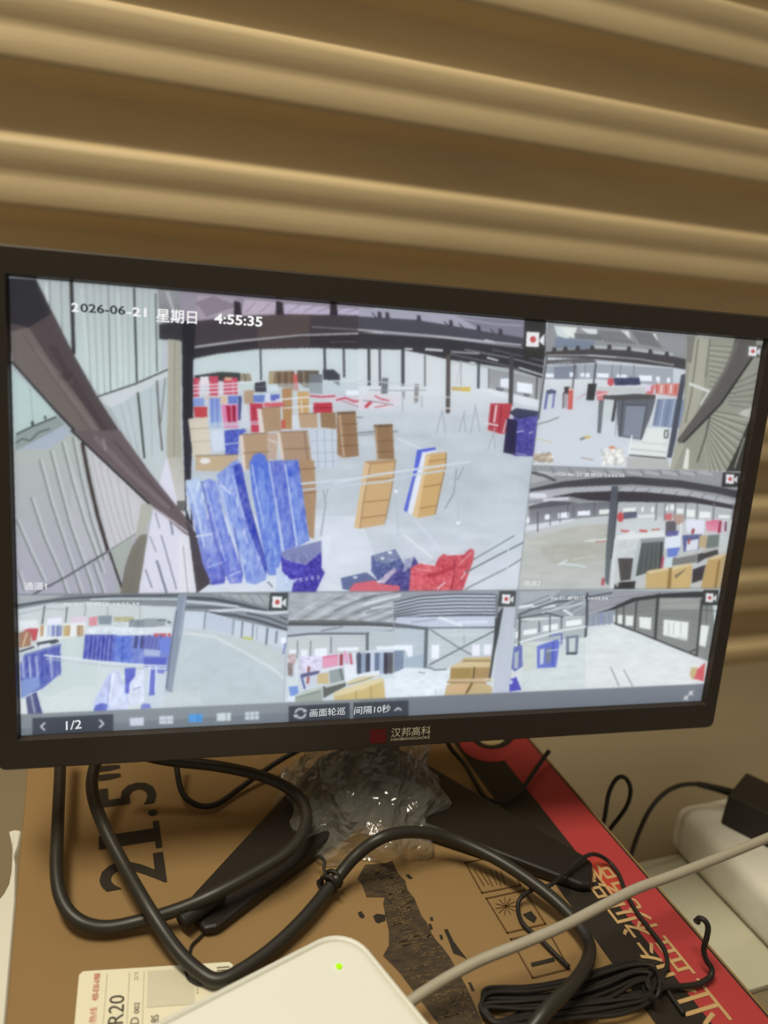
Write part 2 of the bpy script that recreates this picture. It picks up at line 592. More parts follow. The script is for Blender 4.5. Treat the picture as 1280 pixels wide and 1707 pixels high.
bm = bmesh.new()
prev = None
for z, y, w, t in ((BOXTOP + 0.010, 0.040, 0.030, 0.016), (BOXTOP + 0.03, 0.046, 0.022, 0.012), (BOXTOP + 0.08, 0.058, 0.020, 0.010), (BOXTOP + 0.16, 0.074, 0.021, 0.010), (BOXTOP + 0.22, 0.066, 0.024, 0.012)):
    rg = [bm.verts.new((sx * w, y + sy * t, z)) for sx, sy in ((-1, -1), (1, -1), (1, 1), (-1, 1))]
    if prev:
        for k in range(4):
            bm.faces.new((prev[k], prev[(k + 1) % 4], rg[(k + 1) % 4], rg[k]))
    else:
        bm.faces.new(rg[::-1])
    prev = rg
bm.faces.new(prev)
bmesh.ops.bevel(bm, geom=list(bm.edges), offset=0.003, segments=2, affect='EDGES')
bm_obj('neck', bm, M_dark, mon)
for s in (-1, 1):
    o2 = [(0.0 * s, 0.080), (0.034 * s, 0.066), (0.136 * s, -0.056), (0.1395 * s, -0.064), (0.129 * s, -0.0835), (0.121 * s, -0.083), (0.0, -0.002 if s > 0 else 0.010)]
    if s < 0:
        o2 = o2[::-1]

    def topz(p):
        r_ = math.hypot(p[0], p[1] - 0.04)
        return BOXTOP + 0.0075 + 0.013 * max(0, 1 - r_ / 0.14)
    bmx = prism_bm(o2, lambda p: (p[0], p[1], BOXTOP + 0.0012), lambda p: (p[0], p[1], topz(p)), 0.0022, 2)
    lg = bm_obj('stand_leg', bmx, M_dark, mon)
    fp = [(0.118 * s + 0.009 * math.cos(a), -0.062 + 0.009 * math.sin(a)) for a in np.linspace(0, 2 * math.pi, 13)[:-1]]
    bm_obj('rubber_foot', prism_bm(fp, lambda p: (p[0], p[1], BOXTOP + 0.0004), lambda p: (p[0], p[1], BOXTOP + 0.002)), mat('rubber', (0.01, 0.01, 0.01), 0.8), lg)

# the LCD panel behind the feeds
scr_o = mesh_obj('screen', [S(-SW, -SH, -0.0005), S(SW, -SH, -0.0005), S(SW, SH, -0.0005), S(-SW, SH, -0.0005)], [(0, 1, 2, 3)], M_panel, mon)
tag(scr_o, 'lit screen divided into six camera pictures with a grey toolbar')

# ------------------------------------------------------------------ what the screen shows: six camera pictures and a toolbar
# The pictures are drawn on a canvas measured in photo pixels and carried to the panel as vertex colours of fine grids.
SSX = 2
X0C, Y0C, WC, HC = -10, 440, 1300, 800
cv = np.zeros((HC * SSX, WC * SSX, 3), np.float32)
YY, XX = np.mgrid[0:HC * SSX, 0:WC * SSX].astype(np.float32)
XX = XX / SSX + X0C
YY = YY / SSX + Y0C
clipm = np.ones(cv.shape[:2], bool)
CT = [0.0, 0.0, 1.0]


def V(ox, oy, s):
    CT[:] = [ox, oy, s]


def tp_(pts):
    a = np.array(pts, np.float32).reshape(-1, 2)
    return np.stack([CT[0] + a[:, 0] / CT[2], CT[1] + a[:, 1] / CT[2]], 1)


def bbox(a, m=2):
    x0 = max(0, int((a[:, 0].min() - m - X0C) * SSX))
    x1 = min(WC * SSX, int((a[:, 0].max() + m - X0C) * SSX) + 1)
    y0 = max(0, int((a[:, 1].min() - m - Y0C) * SSX))
    y1 = min(HC * SSX, int((a[:, 1].max() + m - Y0C) * SSX) + 1)
    return y0, max(y0, y1), x0, max(x0, x1)


def inside(a, sl):
    x, y = XX[sl], YY[sl]
    r = np.zeros(x.shape, bool)
    n_ = len(a)
    for i in range(n_):
        xa, ya = a[i]
        xb, yb = a[(i + 1) % n_]
        if ya == yb:
            continue
        c = (ya > y) != (yb > y)
        r ^= c & (x < (xb - xa) * (y - ya) / (yb - ya) + xa)
    return r


def p(col, *pts, alpha=1.0, grad=None, gdir='v'):
    """filled polygon; grad = second colour reached at the bottom (v) or right (h)."""
    a = tp_(pts)
    y0, y1, x0, x1 = bbox(a)
    sl = np.s_[y0:y1, x0:x1]
    m = inside(a, sl) & clipm[sl]
    if not m.any():
        return
    c = np.array(col, np.float32)
    if grad is not None:
        g = np.array(grad, np.float32)
        t = (YY[sl] - a[:, 1].min()) / max(1e-3, np.ptp(a[:, 1])) if gdir == 'v' else (XX[sl] - a[:, 0].min()) / max(1e-3, np.ptp(a[:, 0]))
        c = c + (g - c) * np.clip(t, 0, 1)[m][:, None]
    sub = cv[sl]
    sub[m] = sub[m] * (1 - alpha) + c * alpha


def l(col, w, *pts, alpha=1.0):
    """polyline, width in context pixels."""
    a = tp_(pts)
    hw = max(0.35, w / CT[2] / 2)
    y0, y1, x0, x1 = bbox(a, hw + 2)
    sl = np.s_[y0:y1, x0:x1]
    x, y = XX[sl], YY[sl]
    if x.size == 0:
        return
    d = np.full(x.shape, 1e9, np.float32)
    for (xa, ya), (xb, yb) in zip(a[:-1], a[1:]):
        dx_, dy_ = xb - xa, yb - ya
        t = np.clip(((x - xa) * dx_ + (y - ya) * dy_) / (dx_ * dx_ + dy_ * dy_ + 1e-9), 0, 1)
        d = np.minimum(d, np.hypot(x - xa - t * dx_, y - ya - t * dy_))
    c = np.clip((hw - d) * SSX + 0.5, 0, 1) * alpha * clipm[sl]
    cv[sl] = cv[sl] * (1 - c[..., None]) + np.array(col, np.float32) * c[..., None]


def disc(col, cx, cy, rx, ry, alpha=1.0):
    p(col, *[(cx + rx * math.cos(t), cy + ry * math.sin(t)) for t in np.linspace(0, 2 * math.pi, 19)[:-1]], alpha=alpha)


def smooth_noise(h, w, cell):
    gh, gw = max(2, int(h / cell[0]) + 2), max(2, int(w / cell[1]) + 2)
    g = rng.normal(0, 1, (gh, gw)).astype(np.float32)
    yi = np.linspace(0, gh - 1.001, h)
    xi = np.linspace(0, gw - 1.001, w)
    y_, x_ = yi.astype(int), xi.astype(int)
    fy, fx = (yi - y_)[:, None], (xi - x_)[None]
    return (g[y_][:, x_] * (1 - fy) * (1 - fx) + g[y_ + 1][:, x_] * fy * (1 - fx) + g[y_][:, x_ + 1] * (1 - fy) * fx + g[y_ + 1][:, x_ + 1] * fy * fx)


def fleck(amp, cell, *pts, tint=(1, 1, 1)):
    """blotchy texture inside a polygon; cell in photo pixels (h, w)."""
    a = tp_(pts)
    y0, y1, x0, x1 = bbox(a)
    sl = np.s_[y0:y1, x0:x1]
    m = inside(a, sl) & clipm[sl]
    if not m.any():
        return
    nz = smooth_noise(y1 - y0, x1 - x0, (cell[0] * SSX, cell[1] * SSX))[..., None] * amp * np.array(tint, np.float32)
    sub = cv[sl]
    sub[m] = np.clip(sub[m] + nz[m], 0, 255)


def clip(u0, u1, v0, v1):
    d_ = [S(u, v) - CAM for u, v in ((u0, v1), (u1, v1), (u1, v0), (u0, v0))]
    q_ = np.array([(CX + FPX * (e @ RIGHT) / (e @ VIEW), CY - FPX * (e @ UPV) / (e @ VIEW)) for e in d_], np.float32)
    clipm[:] = inside(q_, np.s_[:, :])


def rec(cx, cy, s, ph, pw, dx=0.0, bg=(52, 50, 48)):
    """camera recording badge: dark square, white camera, red dot (photo pixels)."""
    V(0, 0, 1)
    p(bg, (cx - pw, cy - ph), (cx + pw, cy - ph + dx), (cx + pw - 2, cy + ph), (cx - pw - 3, cy + ph))
    p((246, 244, 242), (cx - 13 * s, cy - 11 * s), (cx + 6 * s, cy - 10 * s), (cx + 5 * s, cy + 12 * s), (cx - 14 * s, cy + 11 * s))
    p((240, 240, 240), (cx + 7 * s, cy - 1 * s), (cx + 14 * s, cy - 8 * s), (cx + 13 * s, cy + 10 * s), (cx + 6 * s, cy + 4 * s))
    disc((206, 70, 66), cx - 3.5 * s, cy + 0.5 * s, 4.6 * s, 5 * s)


MAINR, T2R, T3R = (-SW, 0.0768, -0.0442, SH), (0.0768, SW, 0.042, SH), (0.0768, SW, -0.0442, 0.042)
T4R, T5R, T6R = (-SW, -0.0795, -0.1197, -0.0442), (-0.0795, 0.0785, -0.1197, -0.0442), (0.0785, SW, -0.1197, -0.0442)
BAR = (-SW, SW, -SH, -0.1197)

# ---- main picture --------------------------------------------------
clip(*MAINR)
V(0, 0, 1)
p((176, 182, 182), (0, 450), (930, 450), (930, 1000), (0, 1000))
# floor
p((204, 209, 212), (300, 640), (930, 640), (900, 800), (300, 800), grad=(190, 198, 203))
p((190, 198, 203), (300, 800), (930, 800), (930, 1000), (300, 1000), grad=(216, 220, 226))
p((222, 226, 234), (300, 860), (600, 860), (650, 1000), (300, 1000), alpha=0.7)
fleck(4, (10, 26), (300, 640), (930, 640), (930, 1000), (300, 1000))
# left cladding, upper
V(0, 440, 4)
p((178, 184, 182), (240, 100), (1110, 180), (1120, 700), (660, 880), (490, 600), grad=(204, 220, 210))
for x0_, x1_, w_, c_ in ((330, 345, 9, 140), (405, 425, 7, 135), (570, 610, 6, 145), (620, 655, 6, 148), (665, 700, 6, 150), (718, 738, 8, 112), (762, 784, 5, 150), (802, 824, 5, 150), (846, 862, 5, 152), (950, 960, 5, 148), (990, 1000, 5, 150)):
    l((c_, c_ + 6, c_), w_, (x0_, 100), (x1_, 900))
l((236, 240, 236), 16, (305, 130), (322, 300), alpha=0.5)
l((214, 224, 218), 14, (540, 170), (585, 640), alpha=0.45)
l((214, 224, 218), 18, (780, 200), (812, 760), alpha=0.4)
l((50, 46, 46), 26, (474, 120), (490, 590))
l((44, 46, 44), 13, (893, 165), (912, 800))
l((86, 92, 86), 10, (1036, 200), (1046, 715))
p((150, 150, 150), (1050, 160), (1210, 170), (1210, 400), (1060, 390), grad=(116, 116, 118))
l((200, 200, 200), 22, (1115, 190), (1180, 380), alpha=0.6)
p((52, 50, 55), (1060, 400), (1215, 380), (1215, 520), (1060, 500))
p((190, 194, 198), (1085, 505), (1128, 505), (1128, 695), (1070, 705))
# girt
p((206, 210, 210), (660, 885), (1120, 705), (1125, 748), (925, 860), (745, 965), (690, 930))
l((44, 48, 46), 9, (655, 882), (900, 800), (1120, 702))
p((184, 196, 196), (740, 960), (925, 858), (1118, 748), (1112, 1480), (1060, 1640), (880, 1240), grad=(200, 206, 204))
for a_, b_ in (((800, 935), (880, 1230)), ((850, 910), (925, 1280)), ((1000, 830), (1015, 1280))):
    l((160, 170, 168), 6, a_, b_)
l((50, 54, 50), 13, (918, 860), (962, 1290))
l((96, 90, 90), 12, (1045, 780), (1062, 1060), (1080, 1240))
l((120, 116, 112), 8, (1100, 760), (1070, 1060))
# below the beam, upper left
p((184, 204, 196), (78, 700), (380, 985), (400, 1080), (100, 1240))
l((150, 168, 160), 6, (200, 830), (220, 1060))
p((142, 154, 148), (105, 1125), (375, 1010), (430, 1070), (100, 1260))
l((48, 58, 54), 9, (110, 1135), (210, 1085), (370, 1020))
l((56, 64, 60), 7, (105, 1190), (150, 1165), (200, 1178), (260, 1120), (330, 1100))
disc((50, 58, 54), 215, 1062, 10, 18)
disc((50, 58, 54), 300, 1024, 8, 14)
p((168, 178, 190), (95, 1250), (430, 1075), (540, 1170), (300, 1290), (95, 1290))
# lower cladding
V(0, 720, 4)
p((178, 184, 172), (90, 120), (340, 110), (480, 0), (740, 240), (1010, 480), (980, 600), (920, 1085), (100, 1085), grad=(172, 168, 182))
p((200, 198, 200), (480, 240), (660, 560), (720, 790), (560, 860), (470, 560), alpha=0.35)
for pl in ([(110, 590), (200, 800), (290, 990)], [(205, 440), (290, 700), (400, 950), (445, 1080)], [(262, 190), (340, 480), (420, 720), (540, 1080)], [(335, 130), (400, 380), (470, 640), (600, 1000), (620, 1080)],
           [(412, 70), (480, 330), (560, 600), (680, 930)], [(484, 40), (545, 340), (610, 600), (690, 850)], [(620, 880), (690, 1080)], [(120, 930), (160, 1060)]):
    l((124, 131, 124), 11, *pl)
    l((214, 217, 214), 16, *[(x + 18, y) for x, y in pl], alpha=0.5)
p((204, 200, 200), (575, 95), (740, 240), (1000, 470), (890, 700), (730, 785), (640, 400))
for pl in ([(610, 150), (690, 480), (775, 760)], [(660, 200), (745, 540), (810, 735)], [(715, 250), (790, 560), (845, 715)], [(780, 310), (835, 560), (870, 690)], [(840, 370), (872, 560), (890, 650)]):
    l((166, 162, 164), 6, *pl)
p((168, 174, 162), (730, 795), (885, 695), (860, 800), (765, 1080), (820, 1070))
l((60, 48, 46), 24, (548, 80), (590, 300), (650, 560), (718, 790))
l((50, 47, 44), 15, (730, 805), (770, 920), (826, 1080))
l((86, 90, 94), 13, (215, 1085), (440, 965), (712, 800))
l((130, 132, 132), 8, (712, 800), (900, 680))
p((126, 119, 105), (950, 660), (980, 690), (925, 1085), (800, 1085), (830, 900), (880, 760), grad=(118, 112, 98))
p((180, 178, 162), (940, 480), (1030, 470), (965, 680), (900, 700))
p((222, 218, 230), (1060, 350), (1115, 150), (1190, 480), (1255, 600), (1290, 1085), (920, 1085), (1020, 510))
for w_, pl in ((15, [(1045, 860), (1112, 1080)]), (9, [(970, 920), (1012, 1035)]), (8, [(1075, 690), (1175, 1045)]), (7, [(1035, 540), (1062, 640)]), (12, [(1135, 590), (1150, 680)]), (6, [(1205, 720), (1252, 1080)]), (6, [(1000, 700), (1040, 800)])):
    l((112, 116, 134), w_, *pl)
p((174, 170, 148), (1110, -20), (1206, -20), (1238, 460), (1180, 460), (1110, 150), grad=(206, 200, 194))
p((104, 100, 98), (1180, 460), (1236, 460), (1240, 530), (1180, 520))
V(0, 440, 4)
p((172, 168, 146), (1120, 500), (1206, 510), (1206, 1290), (1112, 1290))
l((146, 140, 120), 8, (1165, 520), (1160, 1280))
# black column
V(0, 0, 1)
p((42, 40, 50), (302, 480), (326, 485), (322, 600), (322, 700), (318, 790), (322, 900), (310, 880), (304, 700))
p((206, 216, 226), (309, 800), (316, 800), (318, 870), (311, 850))
# diagonal beam
V(0, 440, 4)
p((80, 68, 68), (55, 90), (240, 102), (490, 600), (640, 870), (910, 1290), (660, 1290), (80, 640), (60, 450))
p((112, 99, 92), (70, 450), (190, 420), (330, 640), (640, 1050), (780, 1290), (670, 1290), (80, 640))
p((46, 43, 47), (55, 90), (240, 102), (340, 330), (190, 425), (55, 390))
l((124, 110, 106), 26, (240, 580), (500, 920), (730, 1230), alpha=0.8)
l((98, 84, 84), 12, (150, 470), (420, 850), (690, 1250), alpha=0.8)
l((66, 52, 56), 46, (350, 560), (560, 900), (740, 1180), alpha=0.5)
fleck(7, (6, 5), (380, 680), (480, 680), (490, 800), (390, 800))
l((40, 40, 42), 15, (82, 655), (380, 990), (670, 1290))
V(0, 720, 4)
p((104, 88, 90), (480, -10), (800, -10), (1000, 270), (1230, 560), (1290, 640), (1290, 715), (1220, 670), (1000, 480), (740, 240))
l((128, 112, 112), 34, (640, 40), (860, 270), (1120, 500), alpha=0.7)
l((84, 70, 74), 18, (760, 60), (930, 260), (1150, 500), alpha=0.7)
l((154, 144, 140), 16, (688, 50), (702, 120), alpha=0.7)
l((42, 42, 43), 14, (475, -10), (740, 240), (990, 475))
l((186, 176, 182), 14, (1010, 500), (1130, 580), (1290, 700))
# far hall: roof, beams, back wall
V(300, 460, 4)
p((150, 138, 150), (0, 90), (1290, 200), (1290, 300), (0, 310))
p((168, 152, 162), (110, 125), (370, 145), (350, 270), (120, 290))
for k in range(7):
    l((96, 82, 90), 7, (110 + 10 * k, 180 + 14 * k), (230 + 24 * k, 140 + 9 * k))
p((190, 170, 186), (430, 155), (650, 175), (625, 250), (405, 262))
p((192, 174, 198), (690, 185), (1012, 205), (1002, 256), (695, 250))
p((190, 182, 206), (1030, 210), (1290, 225), (1290, 266), (1040, 250))
for k in range(9):
    l((140, 124, 138), 6, (440 + 95 * k, 240), (500 + 100 * k, 175 + 6 * k))
for xa in (360, 640, 1000):
    p((46, 38, 44), (xa, 165), (xa + 42, 175), (xa + 52, 262), (xa, 262))
p((66, 58, 62), (90, 302), (380, 270), (700, 255), (1290, 265), (1290, 375), (800, 392), (400, 432), (30, 480))
p((88, 72, 68), (520, 262), (870, 258), (860, 388), (520, 415), alpha=0.75)
p((50, 45, 50), (30, 490), (400, 440), (800, 400), (1290, 385), (1290, 490), (860, 478), (500, 488), (250, 518), (80, 552))
p((74, 60, 60), (520, 430), (865, 400), (865, 470), (520, 485), alpha=0.8)
l((172, 166, 168), 10, (30, 482), (200, 456), (400, 430), (800, 394), (1290, 378))
l((140, 136, 138), 6, (880, 338), (1290, 364))
l((100, 96, 100), 5, (1000, 440), (1180, 438))
p((38, 36, 44), (20, 300), (105, 300), (92, 560), (82, 900), (60, 965), (20, 960))
p((206, 216, 216), (88, 560), (250, 522), (520, 492), (960, 482), (1290, 492), (1290, 720), (88, 720))
p((196, 212, 206), (88, 560), (250, 522), (520, 492), (520, 640), (88, 640), alpha=0.6)
l((60, 66, 66), 12, (535, 490), (540, 690))
l((60, 62, 66), 16, (962, 480), (966, 640))
l((74, 68, 70), 15, (1090, 480), (1094, 670))
l((76, 76, 82), 21, (1258, 480), (1262, 745))
p((54, 60, 58), (98, 662), (270, 638), (400, 645), (404, 702), (98, 702))
p((152, 138, 112), (402, 648), (466, 650), (480, 702), (408, 702))
l((96, 80, 62), 7, (428, 655), (440, 700))
p((140, 112, 86), (592, 636), (762, 630), (764, 762), (592, 720))
for k in range(3):
    p((112, 84, 62), (645 + 45 * k, 640), (672 + 45 * k, 640), (674 + 45 * k, 735), (647 + 45 * k, 730))
p((176, 156, 116), (592, 640), (628, 637), (620, 720), (588, 720))
p((100, 82, 68), (778, 630), (926, 628), (920, 742), (832, 746), (780, 702))
l((150, 134, 110), 9, (822, 640), (828, 745))
p((112, 116, 120), (858, 652), (950, 656), (950, 786), (862, 780))
p((60, 62, 68), (950, 624), (1026, 624), (1066, 660), (1062, 732), (1010, 700), (956, 690))
p((206, 214, 216), (970, 690), (1010, 700), (1006, 752), (986, 748))
p((216, 92, 84), (750, 654), (780, 656), (790, 764), (760, 766))
p((188, 204, 206), (500, 720), (1290, 700), (1290, 830), (500, 830), alpha=0.5)
l((216, 222, 222), 10, (960, 700), (1290, 700))
# stacks left of centre
for q_ in ((90, 680, 130, 805), (195, 668, 254, 798), (290, 678, 384, 790)):
    p((212, 62, 86), (q_[0], q_[1]), (q_[2], q_[1]), (q_[2], q_[3]), (q_[0], q_[3]))
p((236, 226, 226), (134, 672), (192, 668), (190, 722), (134, 722))
p((230, 170, 130), (300, 676), (345, 674), (345, 695), (300, 698))
for y_ in (722, 745, 772):
    l((232, 226, 230), 9, (90, y_ + 8), (300, y_ - 2), (400, y_ - 8))
for x_ in (122, 172, 262, 352):
    l((236, 200, 208), 7, (x_, 700), (x_ + 3, 796), alpha=0.7)
l((222, 228, 226), 10, (380, 715), (560, 700))
p((200, 214, 208), (390, 725), (500, 715), (500, 760), (390, 765))
p((126, 152, 214), (84, 815), (162, 812), (162, 868), (86, 868))
p((226, 190, 150), (164, 806), (316, 800), (316, 850), (270, 850), (266, 815), (166, 820))
p((124, 148, 216), (194, 812), (266, 812), (276, 1012), (200, 1012), grad=(150, 178, 222))
l((90, 104, 196), 7, (212, 820), (216, 1000))
l((90, 104, 196), 6, (244, 820), (250, 1000))
p((94, 122, 206), (320, 800), (385, 798), (382, 852), (320, 852))
p((60, 76, 132), (386, 800), (412, 800), (412, 962), (388, 962))
p((210, 216, 222), (412, 810), (428, 810), (470, 1010), (400, 1010))
p((206, 58, 62), (90, 872), (182, 870), (182, 944), (98, 944))
p((228, 124, 168), (274, 858), (386, 854), (388, 1014), (292, 1014))
p((176, 24, 56), (304, 866), (372, 862), (372, 972), (318, 976))
l((228, 150, 176), 7, (340, 866), (344, 970))
l((120, 20, 40), 6, (362, 868), (364, 968))
p((184, 150, 116), (424, 764), (492, 760), (492, 850), (426, 852))
p((60, 60, 66), (498, 712), (570, 700), (576, 772), (498, 774))
l((110, 112, 116), 6, (510, 740), (570, 735))
p((210, 222, 228), (575, 724), (650, 720), (655, 765), (580, 770))
p((96, 122, 202), (484, 796), (566, 792), (560, 842), (492, 842))
p((84, 98, 192), (604, 790), (664, 790), (660, 832), (604, 832))
p((214, 220, 232), (566, 780), (602, 782), (600, 842), (564, 842))
p((182, 132, 82), (678, 748), (746, 750), (748, 1022), (688, 1016))
l((150, 104, 60), 5, (684, 870), (748, 872))
p((208, 160, 96), (782, 768), (858, 770), (856, 932), (790, 922))
l((160, 118, 66), 5, (786, 850), (856, 850))
l((232, 236, 238), 9, (640, 826), (860, 806))
l((232, 236, 238), 7, (690, 880), (880, 866))
l((232, 236, 238), 6, (806, 830), (818, 930))
p((206, 48, 72), (464, 850), (552, 848), (540, 1040), (474, 1042))
l((150, 26, 48), 8, (490, 870), (494, 950))
p((228, 84, 98), (560, 846), (692, 842), (692, 868), (560, 872))
p((176, 140, 104), (520, 886), (668, 870), (674, 1030), (556, 1042))
p((228, 216, 204), (512, 880), (540, 886), (562, 1042), (528, 1042))
l((124, 92, 66), 5, (520, 884), (668, 868))
p((210, 80, 66), (676, 960), (700, 960), (702, 1020), (676, 1020))
p((212, 220, 226), (746, 930), (792, 920), (800, 1020), (746, 1022))
for y_ in (985, 1000):
    l((200, 208, 216), 8, (200, y_), (520, y_ - 14))
# fallen red white heap
p((218, 200, 208), (862, 796), (960, 786), (1100, 800), (1270, 822), (1280, 880), (1210, 892), (1100, 850), (1000, 826), (880, 812))
l((204, 66, 84), 12, (866, 798), (940, 806), (1030, 800))
l((204, 66, 84), 13, (1046, 826), (1100, 812), (1160, 836), (1250, 826))
l((190, 50, 64), 16, (1236, 850), (1266, 838))
l((150, 132, 140), 7, (1080, 832), (1190, 872))
p((236, 240, 242), (1104, 760), (1196, 762), (1200, 796), (1106, 794))
p((202, 44, 60), (888, 846), (1012, 843), (1016, 912), (890, 912))
l((140, 30, 44), 6, (890, 878), (1014, 878))
# cartons
p((190, 154, 118), (786, 918), (912, 914), (918, 1012), (800, 1012))
l((120, 92, 62), 5, (796, 918), (912, 914))
p((152, 116, 80), (934, 910), (1036, 908), (1042, 1022), (940, 1008))
p((152, 112, 78), (1044, 906), (1170, 900), (1192, 1200), (1082, 1212), (1048, 1190))
p((118, 88, 58), (1044, 906), (1170, 900), (1172, 920), (1046, 924))
l((196, 160, 124), 15, (1064, 930), (1092, 1208))
for y_ in (985, 1060, 1130):
    l((106, 78, 52), 5, (1076, y_ + 3), (1184, y_ - 2))
p((218, 204, 180), (54, 952), (180, 940), (206, 1182), (86, 1212))
l((160, 140, 116), 5, (70, 1020), (190, 1012))
l((170, 150, 124), 4, (84, 1104), (200, 1098))
p((210, 218, 232), (204, 1030), (296, 1024), (302, 1160), (216, 1170))
p((70, 86, 192), (294, 1030), (430, 1018), (442, 1040), (390, 1062), (386, 1190), (302, 1190))
fleck(16, (3, 3), (294, 1030), (430, 1018), (442, 1040), (390, 1062), (386, 1190), (302, 1190))
l((206, 212, 222), 7, (210, 1130), (390, 1112))
p((184, 148, 112), (404, 1062), (582, 1048), (592, 1290), (430, 1290))
l((230, 210, 190), 22, (408, 1064), (428, 1290))
l((126, 96, 68), 6, (400, 1058), (580, 1046))
l((140, 108, 78), 6, (420, 1180), (590, 1170))
p((196, 164, 140), (582, 1048), (652, 1044), (642, 1230), (596, 1220))
l((230, 212, 200), 8, (590, 1090), (640, 1110))
p((178, 142, 110), (660, 1040), (850, 1034), (884, 1290), (700, 1290))
l((226, 206, 186), 20, (656, 1044), (694, 1290))
l((130, 100, 72), 6, (690, 1156), (866, 1148))
l((132, 100, 74), 6, (660, 1040), (850, 1034))
l((140, 108, 82), 10, (828, 1040), (858, 1290))
p((200, 208, 218), (864, 1030), (1040, 1018), (1048, 1272), (892, 1290))
for x_ in (910, 960, 1010):
    l((154, 164, 178), 5, (x_, 1030), (x_ + 12, 1280))
for y_ in (1100, 1180, 1240):
    l((160, 168, 180), 4, (874, y_), (1044, y_ - 6))
l((134, 140, 142), 9, (1180, 942), (1216, 942))
l((134, 140, 142), 8, (1180, 1046), (1290, 1036))
l((134, 140, 142), 7, (1186, 1062), (1290, 1054))
p((200, 170, 130), (104, 1202), (386, 1194), (382, 1300), (104, 1300))
l((128, 102, 74), 6, (104, 1198), (386, 1190))
disc((236, 232, 226), 165, 1232, 36, 20)
# right part of the far hall
V(600, 480, 4)
p((168, 164, 180), (-10, 130), (1100, 220), (1100, 400), (560, 330), (-10, 280))
p((128, 124, 140), (640, 185), (1100, 220), (1100, 340), (800, 275))
l((176, 172, 186), 12, (660, 200), (900, 240), (1080, 250), alpha=0.6)
p((72, 70, 80), (-10, 188), (380, 212), (800, 282), (1090, 332), (1090, 398), (560, 322), (-10, 272))
for x_, y_ in ((130, 190), (182, 194), (392, 214), (606, 246), (790, 280), (936, 304)):
    p((64, 60, 70), (x_ - 12, y_ - 36), (x_ + 10, y_ - 30), (x_ + 16, y_ + 10), (x_ - 14, y_ + 10))
for x_, y_ in ((80, 180), (560, 236), (660, 250), (870, 290)):
    l((70, 66, 76), 8, (x_, y_ - 14), (x_ + 26, y_ + 14))
p((52, 50, 55), (-10, 296), (560, 336), (1090, 402), (1240, 450), (1240, 610), (1000, 535), (560, 472), (-10, 402))
l((188, 184, 188), 12, (-10, 278), (560, 325), (850, 356), (1070, 380))
l((208, 206, 208), 14, (835, 348), (890, 360))
l((130, 126, 130), 7, (160, 300), (500, 330))
l((220, 220, 222), 12, (302, 405), (344, 408))
l((206, 206, 210), 16, (440, 408), (545, 416))
l((150, 148, 152), 14, (610, 425), (790, 436))
l((108, 106, 112), 8, (600, 440), (900, 500), (1230, 586))
l((124, 122, 128), 10, (700, 410), (1000, 466), (1240, 530))
l((96, 94, 100), 8, (880, 410), (1240, 490))
l((214, 214, 218), 12, (850, 464), (915, 482))
l((214, 214, 218), 9, (735, 495), (765, 497))
l((190, 190, 196), 8, (815, 522), (905, 538))
l((200, 200, 204), 10, (1060, 530), (1210, 578))
p((216, 220, 220), (-10, 405), (280, 412), (430, 440), (560, 470), (860, 540), (862, 665), (700, 672), (420, 655), (-10, 640))
p((206, 214, 216), (140, 420), (270, 425), (272, 640), (140, 640), alpha=0.7)
l((66, 68, 72), 20, (58, 400), (60, 670))
l((74, 72, 76), 14, (130, 400), (132, 645))
l((66, 66, 72), 23, (285, 415), (285, 735))
l((110, 108, 110), 12, (432, 450), (432, 648))
l((156, 154, 156), 7, (672, 482), (672, 650))
l((180, 178, 178), 4, (600, 490), (670, 500), (640, 640))
l((74, 80, 86), 18, (790, 510), (787, 712))
p((150, 150, 152), (868, 540), (1240, 612), (1240, 760), (1190, 745), (868, 672), grad=(168, 166, 166))
l((120, 120, 122), 12, (858, 540), (858, 668))
p((240, 243, 248), (935, 605), (995, 600), (995, 672), (935, 656))
p((242, 245, 250), (1045, 625), (1150, 640), (1148, 706), (1045, 690))
l((80, 80, 82), 10, (1180, 590), (1172, 745))
p((222, 225, 226), (-10, 650), (420, 655), (700, 672), (860, 668), (1190, 745), (1200, 820), (1000, 840), (-10, 830), grad=(202, 208, 212))
p((230, 232, 234), (800, 680), (880, 675), (1190, 750), (1185, 800), (1000, 750), alpha=0.8)
p((70, 72, 78), (905, 662), (960, 672), (950, 690), (905, 680), alpha=0.7)
p((86, 88, 92), (1090, 700), (1130, 706), (1130, 725), (1090, 720), alpha=0.8)
p((206, 172, 96), (608, 660), (736, 660), (736, 690), (612, 682))
p((226, 186, 70), (680, 662), (736, 662), (736, 690), (680, 688))
l((84, 74, 70), 29, (588, 455), (585, 822))
l((70, 68, 70), 29, (1010, 450), (1003, 775))
p((108, 114, 118), (145, 600), (188, 600), (182, 702), (138, 708))
p((142, 138, 136), (364, 640), (392, 640), (386, 772), (358, 770))
p((150, 150, 152), (280, 690), (300, 690), (298, 740), (280, 740))
p((222, 212, 218), (-10, 726), (60, 706), (130, 700), (200, 716), (262, 722), (272, 768), (205, 812), (100, 800), (-10, 812))
l((206, 60, 70), 22, (40, 790), (70, 760))
l((204, 70, 84), 10, (100, 720), (140, 740), (190, 750))
l((150, 130, 136), 7, (20, 750), (120, 760), (220, 780))
l((200, 80, 90), 7, (100, 795), (180, 780))
l((196, 204, 204), 8, (-10, 622), (140, 626), (260, 640), (440, 660))
l((150, 152, 152), 6, (60, 680), (240, 684), (440, 680))
l((210, 208, 206), 7, (270, 728), (600, 728))
l((214, 212, 206), 9, (300, 745), (440, 780), (540, 802), (860, 796))
